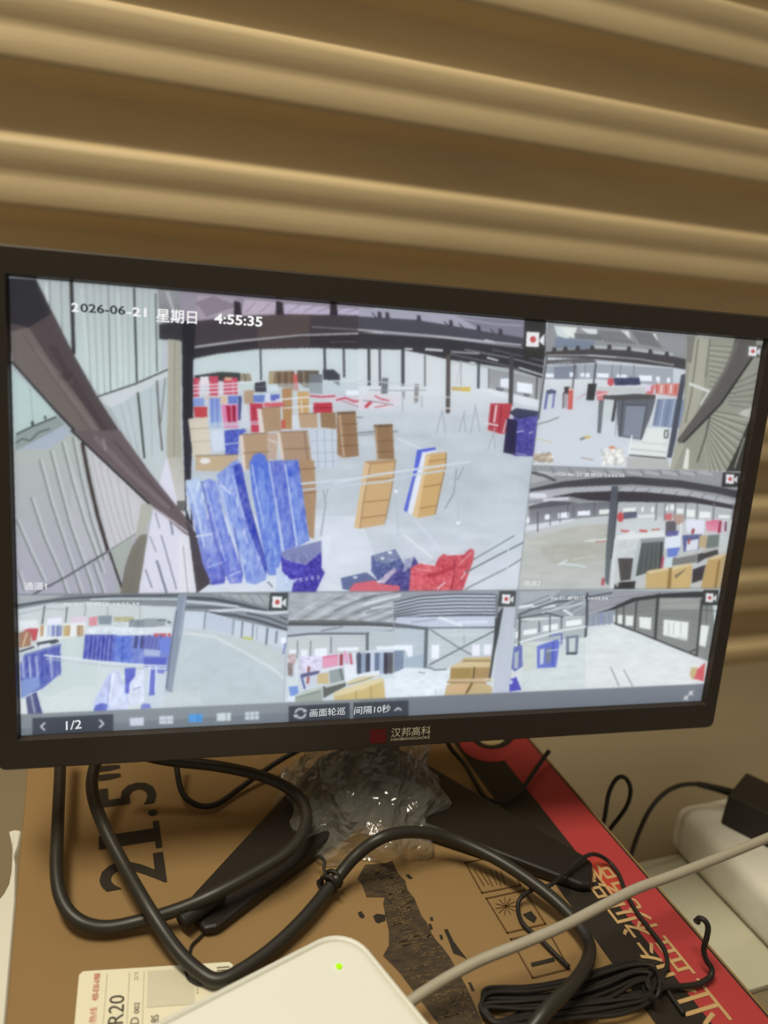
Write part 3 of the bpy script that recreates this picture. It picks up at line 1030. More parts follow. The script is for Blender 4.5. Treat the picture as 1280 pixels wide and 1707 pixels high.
for a_, b_ in (((545, 820), (508, 965)), ((548, 820), (568, 962)), ((700, 815), (656, 960)), ((690, 840), (704, 960)), ((770, 780), (738, 965)), ((770, 800), (798, 955)), ((284, 740), (282, 830)), ((410, 720), (412, 800))):
    l((158, 164, 168), 6, a_, b_)
p((196, 56, 66), (868, 770), (1012, 768), (1006, 815), (965, 970), (930, 972), (850, 945))
l((232, 200, 200), 14, (908, 785), (894, 890))
l((150, 36, 48), 10, (884, 790), (872, 930))
l((150, 36, 48), 8, (942, 790), (926, 960))
l((226, 190, 190), 10, (975, 880), (955, 960))
l((226, 224, 222), 11, (838, 900), (916, 916))
l((168, 172, 174), 7, (900, 930), (850, 1080))
l((168, 172, 174), 7, (890, 960), (900, 1070))
p((84, 76, 168), (1030, 806), (1195, 822), (1165, 1122), (1030, 1118), (990, 1092), grad=(70, 64, 148))
p((42, 38, 70), (980, 868), (1048, 880), (1032, 1112), (954, 1096))
p((56, 60, 86), (990, 830), (1040, 800), (1195, 822), (1192, 850), (1050, 872))
fleck(12, (3, 2), (1045, 860), (1190, 840), (1165, 1120), (1035, 1110))
l((206, 210, 230), 7, (1045, 960), (1088, 952))
l((206, 210, 230), 6, (1128, 966), (1152, 958))
l((190, 194, 220), 5, (1040, 1104), (1110, 1112))
p((150, 112, 76), (90, 912), (216, 906), (228, 1142), (116, 1142))
p((112, 82, 54), (90, 912), (216, 906), (218, 925), (92, 930))
l((186, 148, 112), 12, (102, 930), (118, 1142))
for y_ in (1020, 1090):
    l((110, 80, 54), 5, (112, y_ + 2), (224, y_ - 3))
l((120, 126, 130), 8, (-10, 966), (100, 958))
l((120, 126, 130), 8, (215, 958), (250, 956))
l((226, 230, 232), 16, (250, 1000), (420, 1080), alpha=0.5)
# foreground: wrapped rolls
V(300, 720, 4)
p((178, 138, 98), (782, 180), (892, 190), (908, 400), (892, 712), (860, 700), (810, 350))
l((120, 90, 60), 6, (800, 250), (904, 240))
l((120, 90, 60), 6, (830, 410), (904, 400))
p((72, 62, 68), (36, 590), (120, 690), (190, 930), (200, 1010), (110, 1075), (60, 700))
p((228, 226, 230), (-10, 690), (58, 690), (106, 1080), (-10, 1080))
l((150, 146, 152), 6, (20, 760), (52, 1080))
p((184, 206, 238), (35, 345), (60, 320), (100, 305), (135, 322), (175, 520), (215, 650), (300, 960), (296, 1010), (212, 1022), (150, 880), (90, 600), grad=(96, 104, 208))
p((128, 148, 224), (145, 330), (195, 310), (238, 328), (300, 600), (420, 940), (412, 1006), (330, 1012), (250, 850), (190, 560), grad=(112, 122, 216))
p((136, 156, 226), (245, 285), (300, 240), (345, 200), (385, 180), (418, 240), (450, 450), (580, 930), (572, 985), (500, 1018), (440, 1002), (350, 700), (250, 370))
p((72, 84, 190), (350, 225), (405, 205), (470, 500), (584, 900), (572, 950), (430, 580))
p((80, 112, 218), (460, 205), (490, 152), (530, 138), (566, 152), (584, 205), (640, 560), (684, 820), (640, 955), (588, 955), (480, 400), grad=(108, 136, 222))
p((90, 106, 206), (582, 196), (690, 186), (722, 400), (772, 760), (690, 805), (622, 440), grad=(104, 122, 214))
p((96, 120, 218), (694, 190), (788, 184), (862, 722), (780, 766), (730, 430), grad=(112, 138, 222))
for pts_ in (((35, 345), (135, 322), (300, 1000), (212, 1022), (90, 600)), ((145, 330), (238, 328), (420, 990), (330, 1012), (190, 560)), ((245, 285), (385, 180), (580, 930), (440, 1002)), ((460, 205), (584, 205), (684, 820), (588, 955)), ((582, 196), (788, 184), (862, 722), (690, 805))):
    fleck(17, (9, 4), *pts_, tint=(1.3, 1.1, 0.3))
    fleck(9, (4, 3), *pts_, tint=(1.2, 1.1, 0.3))
for pl, w_ in (([(592, 205), (640, 480), (690, 790)], 13), ([(700, 215), (735, 460), (780, 752)], 11), ([(350, 290), (390, 440), (432, 580)], 9), ([(480, 220), (510, 400), (560, 640)], 9), ([(60, 340), (120, 560), (160, 760)], 16), ([(262, 360), (340, 640), (430, 960)], 11), ([(165, 350), (220, 560), (300, 860)], 8)):
    l((206, 220, 244), w_, *pl, alpha=0.75)
for pl, w_ in (([(110, 420), (190, 720), (240, 900)], 34), ([(215, 420), (300, 720), (360, 900)], 30), ([(310, 380), (400, 700), (480, 920)], 40), ([(530, 260), (570, 520), (620, 800)], 46), ([(650, 300), (690, 540), (720, 740)], 34), ([(750, 320), (780, 520), (815, 700)], 36)):
    l((150, 182, 240), w_, *pl, alpha=0.33)
for pl in ([(260, 870), (300, 985)], [(416, 960), (360, 640)], [(140, 330), (215, 640), (300, 960)], [(588, 940), (470, 520), (450, 440)]):
    l((58, 62, 150), 7, *pl, alpha=0.7)
l((206, 216, 238), 14, (110, 695), (210, 680))
l((226, 232, 246), 12, (275, 355), (335, 410), alpha=0.8)
l((226, 232, 246), 12, (378, 440), (385, 490), alpha=0.8)
l((226, 232, 246), 10, (425, 660), (450, 740), alpha=0.7)
l((190, 204, 240), 12, (330, 960), (400, 930), alpha=0.8)
l((190, 204, 240), 10, (190, 900), (280, 870), alpha=0.7)
l((60, 66, 150), 8, (200, 1012), (300, 985))
# blue bundle on its side
p((196, 212, 236), (640, 900), (760, 980), (740, 1080), (640, 1080))
p((128, 132, 180), (668, 804), (760, 770), (960, 718), (950, 800), (900, 830), (840, 882), (780, 870), (700, 850))
p((72, 62, 184), (668, 814), (700, 850), (780, 872), (838, 884), (832, 972), (740, 985), (680, 930))
p((64, 52, 166), (838, 884), (900, 832), (944, 800), (950, 920), (965, 935), (900, 1075), (740, 1075), (760, 990), (830, 972))
fleck(14, (4, 3), (668, 814), (944, 800), (960, 930), (900, 1075), (700, 1075))
for k in range(6):
    disc((190, 196, 226), 730 + 38 * k, 998 - 6 * k, 12, 16, alpha=0.6)
p((224, 228, 236), (944, 702), (1000, 680), (996, 790), (968, 906), (942, 910))
l((40, 40, 60), 6, (585, 1000), (615, 1032))
# rails and trestles
l((210, 216, 224), 14, (810, 345), (1290, 296))
l((196, 202, 212), 12, (820, 386), (1290, 332))
l((160, 168, 176), 11, (955, 390), (970, 480), (938, 690))
l((160, 168, 176), 8, (985, 380), (962, 470))
V(560, 720, 3.7647)
p((212, 168, 112), (178, 184), (376, 170), (352, 350), (302, 580), (150, 606), (112, 600), (152, 350))
p((186, 142, 92), (178, 184), (376, 170), (374, 190), (215, 206))
p((226, 186, 134), (178, 190), (214, 206), (176, 380), (150, 604), (112, 600), (152, 350))
for a_, b_ in (((170, 440), (332, 425)), ((205, 300), (345, 290)), ((156, 540), (312, 520))):
    l((140, 100, 60), 5, a_, b_)
l((150, 110, 66), 6, (372, 180), (350, 350), (304, 578))
l((150, 110, 66), 5, (214, 206), (170, 440), (150, 604))
p((74, 90, 216), (508, 112), (620, 95), (628, 110), (545, 128), (492, 300), (444, 506), (424, 490), (480, 280))
p((232, 234, 244), (540, 126), (648, 114), (566, 140), (530, 300), (482, 522), (450, 506))
p((214, 168, 102), (562, 140), (692, 125), (690, 210), (662, 330), (620, 520), (512, 540), (476, 525), (532, 300))
p((232, 192, 132), (562, 140), (590, 142), (545, 330), (512, 540), (476, 525), (532, 300))
for a_, b_ in (((548, 345), (662, 325)), ((580, 185), (690, 170)), ((525, 480), (632, 460))):
    l((146, 104, 58), 5, a_, b_)
l((140, 100, 56), 6, (690, 130), (688, 210), (660, 332), (620, 520))
for a_ in ([(370, 280), (376, 400), (392, 655)], [(405, 300), (350, 440), (306, 580)], [(760, 230), (766, 570)]):
    l((184, 194, 202), 9, *a_)
l((136, 146, 150), 7, (755, 230), (740, 380), (682, 482))
l((140, 148, 154), 6, (800, 220), (762, 300))
l((190, 198, 204), 7, (690, 480), (612, 525))
l((210, 216, 224), 14, (-5, 322), (230, 272), (480, 236), (840, 186))
l((198, 206, 214), 12, (-5, 342), (300, 312), (500, 266), (690, 240))
disc((240, 244, 248), 376, 372, 10, 12)
disc((240, 244, 248), 766, 570, 14, 10)
l((232, 234, 240), 15, (430, 650), (600, 785), alpha=0.7)
l((220, 224, 232), 20, (500, 560), (640, 720), alpha=0.4)
# bags at the bottom
p((86, 96, 152), (222, 776), (370, 735), (428, 832), (380, 882), (262, 932), (220, 872))
p((124, 134, 168), (230, 776), (366, 742), (400, 790), (320, 832), (245, 806))
disc((226, 230, 238), 338, 756, 14, 10)
disc((216, 222, 232), 290, 792, 14, 9)
p((92, 106, 150), (28, 916), (190, 880), (262, 932), (90, 996), (40, 986))
disc((216, 222, 232), 120, 912, 14, 8)
p((76, 72, 142), (268, 946), (380, 862), (490, 780), (514, 820), (472, 1000), (390, 1000))
p((150, 154, 184), (430, 800), (490, 785), (470, 850), (420, 880))
p((196, 176, 200), (268, 946), (310, 890), (370, 850), (380, 870), (300, 950))
fleck(18, (3, 3), (222, 776), (500, 780), (472, 1000), (268, 950))
p((226, 94, 108), (84, 986), (112, 950), (240, 930), (272, 952), (400, 965), (398, 1000), (84, 1005))
p((228, 88, 98), (468, 852), (520, 824), (640, 842), (742, 830), (732, 1000), (458, 1000))
p((216, 76, 86), (618, 842), (640, 792), (672, 764), (700, 775), (800, 770), (842, 730), (866, 742), (862, 800), (792, 1000), (700, 1000), (742, 880))
p((196, 56, 70), (560, 900), (742, 836), (742, 860), (580, 920))
l((150, 34, 52), 7, (740, 800), (742, 880), (722, 990))
l((240, 150, 150), 12, (500, 860), (600, 872), alpha=0.6)
l((240, 160, 160), 14, (770, 830), (846, 760), alpha=0.5)
l((240, 214, 216), 12, (640, 980), (680, 945), alpha=0.8)
l((236, 220, 222), 10, (786, 920), (812, 880), alpha=0.7)
fleck(12, (4, 4), (468, 852), (640, 792), (842, 730), (792, 1000), (458, 1000))
# railing
l((112, 122, 124), 7, (862, 800), (1118, 650))
l((104, 114, 116), 9, (815, 880), (960, 802), (1180, 690))
l((122, 130, 132), 8, (810, 986), (1075, 852), (1180, 786))
l((210, 216, 216), 10, (1080, 740), (1070, 1000))
fleck(1.5, (2.5, 2.5), (-2000, -2000), (3000, -2000), (3000, 3000), (-2000, 3000))
rec(892, 565, 1.12, 32, 18, 3)

# ---- picture 2, top right -----------------------------------------
clip(*T2R)
V(870, 530, 5.12)
p((204, 208, 212), (-200, 0), (2300, 0), (2300, 1500), (-200, 1500), grad=(212, 216, 222))
p((146, 146, 146), (150, 20), (1500, 100), (1500, 420), (150, 330))
p((214, 222, 216), (270, 62), (420, 80), (400, 180), (300, 150))
p((232, 236, 224), (330, 70), (470, 80), (440, 175), (370, 140))
p((226, 230, 222), (490, 85), (640, 95), (640, 165), (560, 130))
p((230, 232, 222), (840, 105), (910, 110), (925, 180), (880, 160))
p((230, 232, 226), (1108, 130), (1140, 134), (1160, 200), (1125, 180))
p((120, 132, 150), (280, 160), (620, 200), (600, 262), (280, 250))
p((112, 112, 112), (440, 130), (700, 140), (680, 190), (460, 175))
p((124, 122, 122), (640, 110), (860, 120), (960, 220), (700, 190))
p((118, 116, 116), (930, 110), (1110, 130), (1200, 260), (1000, 220))
for k in range(8):
    l((80, 78, 78), 8, (700 + 36 * k, 180 + 3 * k), (720 + 36 * k, 205 + 3 * k), alpha=0.7)
l((206, 208, 204), 26, (600, 245), (900, 262), (1280, 310), alpha=0.6)
p((70, 65, 66), (180, 290), (600, 262), (900, 275), (1300, 330), (1500, 370), (1500, 460), (1280, 420), (900, 380), (600, 345), (200, 330))
for x_, y_ in ((275, 268), (370, 260), (475, 255), (600, 252), (745, 245), (912, 260), (1095, 285), (1235, 305)):
    p((64, 60, 60), (x_ - 14, y_ - 18), (x_ + 12, y_ - 18), (x_ + 22, y_ + 20), (x_ - 22, y_ + 20))
l((150, 146, 144), 14, (210, 318), (600, 318), (1000, 350), (1290, 400))
l((206, 204, 200), 10, (560, 318), (800, 335))
p((96, 92, 94), (200, 360), (600, 340), (640, 380), (220, 400))
l((170, 168, 166), 8, (210, 398), (420, 374))
p((160, 166, 172), (190, 410), (640, 390), (1290, 430), (1290, 640), (190, 520))
p((128, 134, 150), (270, 420), (470, 400), (470, 520), (270, 530))
for x_, y_, w_, h_ in ((235, 488, 36, 16), (423, 482, 18, 20), (515, 484, 18, 16), (552, 486, 26, 18), (688, 488, 50, 18), (850, 494, 46, 14), (1050, 512, 56, 24), (1160, 520, 16, 22), (1250, 530, 14, 20)):
    p((246, 248, 254), (x_ - w_, y_ - h_), (x_ + w_, y_ - h_ + 3), (x_ + w_, y_ + h_ + 2), (x_ - w_, y_ + h_))
p((222, 224, 224), (190, 520), (640, 520), (1300, 590), (1300, 700), (190, 640), grad=(206, 210, 212))
for x_ in (450, 540, 770, 840, 955):
    l((118, 118, 122), 8, (x_, 400), (x_ - 4, 500))
l((80, 78, 80), 15, (628, 390), (610, 560))
l((84, 80, 82), 13, (450, 400), (430, 600))
l((66, 66, 66), 12, (212, 330), (180, 560), (140, 860))
p((58, 62, 92), (780, 512), (1000, 508), (1012, 570), (790, 576))
fleck(12, (2, 3), (780, 512), (1000, 508), (1012, 570), (790, 576))
disc((216, 74, 84), 756, 545, 28, 36)
p((200, 202, 198), (640, 590), (1100, 590), (1090, 640), (660, 640))
p((222, 120, 124), (632, 620), (740, 630), (690, 720), (640, 700))
l((240, 230, 230), 8, (640, 660), (740, 640))
l((206, 150, 156), 8, (470, 690), (550, 640), (640, 650))
p((52, 52, 54), (562, 560), (636, 560), (614, 704), (546, 700))
p((62, 56, 60), (360, 585), (410, 585), (400, 650), (360, 645))
l((92, 84, 84), 14, (355, 640), (350, 765))
l((120, 112, 112), 10, (378, 640), (372, 765))
p((214, 78, 70), (394, 612), (436, 616), (428, 780), (388, 780))
l((236, 130, 120), 10, (412, 620), (405, 760), alpha=0.5)
disc((226, 180, 160), 410, 605, 14, 14)
l((90, 96, 160), 20, (215, 640), (195, 770))
l((110, 114, 170), 18, (275, 640), (262, 760))
p((78, 82, 110), (205, 618), (250, 606), (292, 620), (290, 642), (210, 650))
l((146, 148, 140), 13, (135, 905), (230, 880), (310, 848))
p((80, 76, 74), (690, 660), (830, 655), (970, 645), (1140, 655), (1135, 700), (800, 700), (690, 690))
p((104, 108, 110), (655, 700), (698, 700), (672, 985), (640, 980))
p((206, 212, 208), (700, 705), (782, 700), (752, 872), (692, 860))
l((66, 66, 68), 26, (800, 700), (772, 880))
p((212, 216, 220), (690, 885), (790, 880), (780, 985), (680, 970))
p((98, 100, 106), (800, 700), (1140, 690), (1110, 800), (1020, 1040), (820, 1010))
p((132, 138, 152), (888, 740), (1066, 745), (1010, 1030), (862, 1000))
l((70, 72, 78), 10, (862, 700), (832, 1010))
l((150, 152, 154), 7, (812, 720), (795, 1000))
l((60, 62, 68), 8, (888, 742), (1064, 746), (1012, 1030))
p((128, 142, 168), (1150, 690), (1400, 690), (1340, 940), (1110, 920))
for k in range(5):
    l((204, 214, 228) if k % 2 else (92, 104, 130), 9, (1170 + 44 * k, 700), (1130 + 44 * k, 920), alpha=0.8)
l((232, 228, 222), 12, (1170, 530), (1140, 720), (1105, 900))
p((224, 108, 110), (1050, 590), (1130, 570), (1120, 650), (1060, 650))
p((226, 206, 226), (1048, 585), (1100, 575), (1096, 620), (1050, 630))
V(860, 520, 3.0476)
p((222, 132, 120), (700, 365), (832, 362), (824, 430), (712, 415))
for k in range(5):
    l((240, 220, 214) if k % 2 else (206, 80, 72), 8, (716 + 24 * k, 372), (712 + 24 * k, 410))
p((228, 231, 222), (660, 588), (772, 590), (776, 660), (762, 738), (568, 722), (582, 662), (640, 660))
l((196, 200, 194), 5, (640, 664), (770, 672))
l((180, 184, 180), 5, (575, 695), (760, 712))
l((70, 68, 70), 7, (566, 726), (758, 742))
l((238, 240, 238), 8, (588, 630), (560, 770))
p((60, 62, 64), (752, 600), (774, 598), (772, 640), (750, 640))
p((214, 218, 212), (757, 606), (769, 604), (767, 634), (755, 634))
p((70, 74, 86), (838, 320), (866, 310), (812, 640), (790, 740), (765, 740), (790, 600))
p((186, 184, 178), (560, 735), (770, 745), (780, 800), (560, 790))
# cladding on the right
p((152, 150, 132), (868, 120), (1270, 140), (1200, 810), (780, 800), (850, 500))
p((172, 168, 146), (900, 125), (985, 135), (945, 420), (870, 640), (800, 800), (780, 800), (850, 520))
l((120, 116, 98), 8, (925, 140), (890, 420), (860, 560))
l((120, 118, 104), 9, (984, 140), (962, 330))
p((126, 122, 112), (868, 120), (910, 125), (890, 260), (866, 250))
for k in range(9):
    l((116, 114, 98), 6, (985, 170 + 26 * k), (1115, 180 + 30 * k), alpha=0.8)
    l((196, 194, 174), 5, (985, 180 + 26 * k), (1115, 190 + 30 * k), alpha=0.6)
for k in range(11):
    l((112, 110, 94), 8, (985 - 3 * k, 500 + 16 * k), (1240 - 24 * k, 545 + 46 * k - 1.2 * k * k), alpha=0.8)
    l((192, 190, 168), 7, (985 - 3 * k, 508 + 16 * k), (1236 - 24 * k, 562 + 46 * k - 1.2 * k * k), alpha=0.6)
for k in range(6):
    l((104, 102, 90), 7, (1080, 380 + 18 * k), (1250, 300 + 40 * k), alpha=0.7)
l((216, 218, 208), 16, (885, 366), (980, 402))
l((206, 206, 192), 10, (975, 408), (938, 466))
p((222, 220, 206), (1150, 500), (1200, 480), (1195, 545), (1130, 520), alpha=0.6)
l((84, 82, 72), 8, (985, 530), (960, 640), (920, 760))
p((92, 88, 82), (1112, 130), (1222, 140), (1206, 230), (1040, 462), (832, 672), (818, 650), (1000, 400), (1080, 260))
l((112, 106, 98), 18, (1120, 160), (1060, 300), (960, 460), alpha=0.8)
l((52, 50, 48), 12, (1206, 222), (1040, 465), (850, 660))
p((58, 56, 50), (1186, 545), (1160, 810), (1066, 810), (1130, 680))
l((176, 172, 152), 6, (1160, 640), (1110, 790))
p((232, 230, 214), (866, 690), (880, 700), (874, 800), (846, 795))
p((228, 224, 212), (440, 700), (540, 690), (556, 780), (440, 776))
fleck(22, (4, 4), (430, 690), (550, 690), (560, 780), (430, 780))
l((228, 130, 80), 14, (478, 688), (494, 688))
l((222, 180, 90), 13, (346, 638), (372, 634))
l((120, 122, 120), 12, (330, 646), (344, 640))
l((180, 160, 150), 7, (330, 740), (390, 750))
p((180, 150, 110), (90, 720), (180, 715), (190, 765), (90, 760), alpha=0.7)
fleck(26, (3, 4), (90, 710), (190, 710), (190, 765), (90, 765))
l((206, 200, 160), 6, (96, 640), (180, 662))
fleck(1.5, (2.5, 2.5), (-2000, -2000), (3000, -2000), (3000, 3000), (-2000, 3000))
rec(1257, 585, 0.70, 11, 13, 1, bg=(96, 92, 84))

# ---- picture 3, middle right --------------------------------------
clip(*T3R)
V(860, 775, 5.12)
p((196, 196, 190), (-100, -50), (2100, -50), (2100, 1300), (-100, 1300))
p((150, 150, 152), (-100, -50), (2100, -50), (2100, 330), (-100, 330))
p((186, 188, 184), (120, 40), (300, 60), (320, 110), (130, 160), alpha=0.6)
for k in range(10):
    l((110, 108, 110), 12, (150 + 150 * k, 20), (190 + 150 * k, 90), alpha=0.7)
    l((196, 196, 196), 22, (210 + 150 * k, 60), (320 + 150 * k, 80), alpha=0.6)
l((80, 80, 82), 24, (120, 60), (240, 90), (330, 130))
p((66, 64, 68), (110, 205), (400, 140), (700, 108), (1000, 98), (1400, 130), (1700, 180), (2000, 240), (2000, 310), (1700, 240), (1400, 195), (1000, 165), (700, 175), (400, 190), (110, 228))
p((182, 180, 184), (110, 240), (400, 200), (800, 180), (1400, 205), (2000, 330), (2000, 380), (1400, 260), (800, 225), (110, 300))
for k in range(8):
    l((122, 120, 124), 10, (900 + 120 * k, 190 + 8 * k), (860 + 120 * k, 225 + 10 * k), alpha=0.8)
l((232, 232, 236), 40, (130, 258), (240, 262), alpha=0.9)
l((222, 222, 228), 26, (240, 300), (440, 286), alpha=0.9)
p((58, 54, 58), (300, 272), (500, 235), (800, 222), (1100, 230), (1500, 270), (2000, 370), (2000, 400), (1500, 320), (1100, 315), (800, 310), (620, 300), (460, 270))
p((86, 84, 90), (105, 350), (300, 305), (520, 320), (400, 350), (105, 400))
p((108, 108, 114), (105, 380), (500, 330), (800, 312), (800, 450), (500, 460), (105, 520), grad=(150, 150, 152))
p((182, 184, 184), (880, 320), (1100, 320), (1500, 330), (2000, 420), (2000, 640), (880, 480))
for x_, y_, w_, h_ in ((98, 470, 16, 22), (270, 442, 26, 22), (405, 428, 48, 24), (578, 410, 54, 20), (752, 398, 44, 20), (965, 380, 56, 16), (1078, 378, 10, 22), (1165, 378, 12, 22)):
    p((246, 248, 254) if x_ < 700 else (240, 244, 232), (x_ - w_, y_ - h_ + 4), (x_ + w_, y_ - h_ - 2), (x_ + w_, y_ + h_ - 2), (x_ - w_, y_ + h_ + 3))
p((200, 202, 202), (70, 560), (105, 510), (400, 468), (800, 430), (1300, 440), (1300, 640), (800, 700), (70, 760), grad=(188, 186, 174))
p((224, 226, 234), (75, 520), (300, 485), (500, 455), (480, 480), (300, 520), (75, 570), alpha=0.8)
p((186, 184, 168), (100, 640), (500, 520), (800, 500), (790, 1060), (20, 1080), (40, 800), grad=(192, 194, 188))
p((172, 168, 148), (200, 720), (560, 640), (780, 660), (760, 820), (300, 840), alpha=0.4)
fleck(4, (6, 24), (40, 540), (800, 500), (790, 1060), (20, 1060))
for x_, a_, b_ in ((184, 400, 565), (290, 400, 515), (375, 380, 490), (490, 340, 450), (668, 320, 430), (440, 340, 440)):
    l((84, 84, 90), 10 if x_ == 184 else 7, (x_, a_), (x_, b_))
p((222, 222, 214), (560, 652), (640, 636), (780, 628), (780, 652), (640, 655))
l((196, 120, 116), 12, (680, 654), (780, 650))
l((214, 226, 224), 16, (360, 850), (430, 815), alpha=0.9)
l((214, 226, 224), 14, (380, 845), (500, 852), (590, 868), alpha=0.9)
l((208, 206, 190), 10, (480, 810), (680, 770), alpha=0.8)
p((206, 210, 208), (860, 470), (1300, 460), (1300, 640), (840, 640))
p((230, 232, 226), (850, 600), (1280, 560), (1280, 610), (850, 640))
l((206, 90, 84), 18, (900, 560), (960, 568))
l((206, 90, 84), 22, (1060, 560), (1110, 565))
l((200, 110, 104), 14, (1160, 552), (1220, 548))
l((234, 234, 230), 14, (950, 580), (1010, 570))
disc((214, 70, 74), 890, 445, 28, 42)
p((72, 74, 96), (918, 405), (1030, 398), (1030, 448), (918, 460))
for k in range(3):
    l((110, 112, 134), 5, (918, 418 + 14 * k), (1030, 411 + 14 * k))
p((226, 228, 228), (1032, 425), (1190, 418), (1190, 448), (1032, 452))
p((206, 208, 204), (830, 640), (1060, 640), (1040, 960), (800, 1050))
fleck(6, (6, 6), (830, 640), (1060, 640), (1040, 960), (800, 1050))
# column
p((82, 84, 92), (815, 180), (872, 180), (850, 460), (820, 720), (790, 1030), (756, 1000), (768, 700), (800, 330), grad=(96, 108, 108))
l((58, 58, 64), 10, (868, 290), (836, 620), (810, 800))
l((222, 224, 222), 30, (850, 640), (815, 1050), alpha=0.7)
l((196, 66, 76), 24, (742, 975), (738, 1018))
p((78, 72, 70), (868, 796), (1000, 794), (975, 980), (890, 990))
p((52, 50, 48), (880, 1000), (1020, 990), (1010, 1060), (835, 1060), (840, 1020))
disc((206, 206, 202), 862, 1000, 16, 40, alpha=0.7)
p((190, 198, 196), (1040, 640), (1080, 640), (1020, 980), (975, 975))
p((88, 92, 90), (1070, 660), (1262, 640), (1248, 880), (1020, 950), grad=(78, 82, 80))
p((146, 152, 152), (1060, 630), (1280, 615), (1275, 650), (1060, 665))
for k in range(4):
    l((108, 112, 110), 7, (1110 + 36 * k, 670), (1080 + 40 * k, 920))
l((46, 48, 48), 12, (1240, 665), (1232, 870))
V(1010, 775, 5.12)
# goods at the right
p((200, 202, 198), (500, 450), (1100, 460), (1100, 700), (500, 700))
for x_ in (430, 505, 590, 680, 780, 920, 1085):
    l((116, 114, 116), 12, (x_, 330), (x_ - 8, 470))
for x_, y_, w_, h_ in ((312, 382, 10, 20), (396, 382, 11, 22), (520, 370, 12, 22), (566, 362, 18, 26), (632, 392, 28, 22), (722, 412, 36, 32), (845, 425, 48, 28), (1010, 440, 50, 14)):
    p((242, 244, 236), (x_ - w_, y_ - h_), (x_ + w_, y_ - h_ + 3), (x_ + w_ - 3, y_ + h_), (x_ - w_ - 2, y_ + h_ - 2))
p((96, 90, 96), (510, 480), (600, 475), (595, 600), (505, 600))
p((90, 86, 156), (515, 570), (620, 560), (610, 600), (515, 610))
p((214, 104, 104), (500, 420), (560, 410), (560, 470), (505, 470))
p((186, 150, 130), (560, 430), (660, 420), (660, 500), (600, 510))
p((230, 228, 238), (680, 460), (840, 470), (830, 590), (690, 580))
l((160, 60, 60), 24, (744, 552), (738, 578))
p((226, 94, 130), (850, 480), (960, 465), (950, 570), (855, 565), grad=(238, 150, 170))
l((168, 36, 64), 24, (974, 485), (964, 570))
l((226, 180, 200), 20, (1005, 490), (1000, 560))
l((90, 40, 60), 14, (1022, 490), (1018, 560))
l((236, 236, 238), 14, (640, 500), (628, 690))
p((86, 92, 140), (650, 600), (820, 590), (790, 720), (660, 740))
p((222, 226, 230), (690, 650), (790, 630), (780, 720), (680, 735))
l((180, 60, 60), 16, (712, 635), (704, 670))
p((226, 232, 238), (500, 620), (630, 600), (630, 700), (500, 720))
p((96, 122, 206), (520, 712), (632, 700), (600, 785), (524, 785))
p((206, 224, 224), (500, 790), (590, 780), (560, 890), (490, 890))
l((196, 66, 90), 20, (486, 790), (474, 870))
p((196, 166, 118), (800, 600), (862, 600), (850, 710), (788, 700))
p((110, 120, 112), (866, 600), (968, 592), (960, 700), (850, 712))
p((202, 206, 200), (972, 600), (1040, 590), (1030, 730), (960, 740))
p((120, 118, 114), (570, 790), (780, 740), (770, 830), (560, 860))
l((196, 192, 182), 20, (600, 785), (770, 752))
p((66, 62, 60), (780, 760), (950, 710), (960, 760), (840, 800), (775, 840))
l((186, 182, 172), 24, (830, 740), (950, 708))
p((60, 54, 58), (740, 890), (850, 850), (820, 980), (730, 1010))
p((200, 202, 204), (725, 850), (850, 820), (845, 850), (740, 890))
p((206, 170, 104), (342, 910), (380, 895), (545, 875), (535, 1080), (335, 1080))
p((228, 198, 142), (342, 910), (380, 895), (550, 873), (546, 895), (370, 930))
p((150, 112, 62), (535, 880), (570, 870), (548, 1080), (515, 1080))
p((212, 174, 106), (560, 890), (720, 842), (735, 860), (715, 1080), (550, 1080))
p((228, 200, 146), (560, 880), (590, 862), (725, 835), (735, 855), (570, 900))
p((122, 108, 84), (585, 940), (690, 880), (640, 930), (590, 970))
p((196, 156, 92), (880, 790), (1000, 760), (985, 900), (940, 1080), (800, 1080), (850, 860))
p((226, 196, 140), (875, 795), (1020, 755), (1030, 770), (990, 790), (905, 810))
l((138, 104, 58), 16, (965, 820), (930, 1050))
p((190, 164, 116), (995, 775), (1040, 765), (1010, 1080), (945, 1080))
fleck(1.5, (2.5, 2.5), (-2000, -2000), (3000, -2000), (3000, 3000), (-2000, 3000))
rec(1219, 798, 0.70, 14, 14, 2)

# ---- picture 4, bottom left ---------------------------------------
clip(*T4R)
V(20, 975, 5.333)
p((202, 210, 210), (0, 0), (2600, 0), (2600, 1300), (0, 1300), grad=(220, 228, 222))
p((128, 134, 136), (30, 70), (700, 70), (1600, 70), (1600, 200), (700, 150), (350, 160), (30, 220))
p((170, 174, 176), (30, 90), (500, 85), (300, 130), (30, 170))
l((70, 74, 82), 16, (40, 185), (250, 150), (560, 115), (900, 98), (1500, 92))
l((206, 212, 218), 14, (700, 128), (1000, 122), (1500, 128))
l((130, 138, 142), 40, (800, 170), (1100, 165), (1500, 170))
p((206, 212, 210), (50, 220), (300, 170), (700, 150), (1400, 195), (1400, 300), (50, 330))
l((80, 86, 90), 14, (288, 190), (268, 340))
l((90, 96, 100), 12, (488, 200), (475, 330))
l((130, 140, 140), 9, (655, 170), (645, 290))
l((150, 158, 158), 8, (850, 190), (845, 280))
l((150, 158, 160), 6, (1135, 180), (1135, 290))
l((150, 156, 158), 6, (60, 260), (280, 210), (480, 220))
p((232, 236, 236), (60, 320), (230, 310), (230, 380), (60, 400))
p((240, 236, 248), (310, 300), (440, 290), (440, 345), (310, 350))
p((228, 206, 220), (510, 280), (660, 275), (660, 340), (520, 340))
p((228, 140, 150), (680, 290), (760, 275), (755, 360), (680, 365))
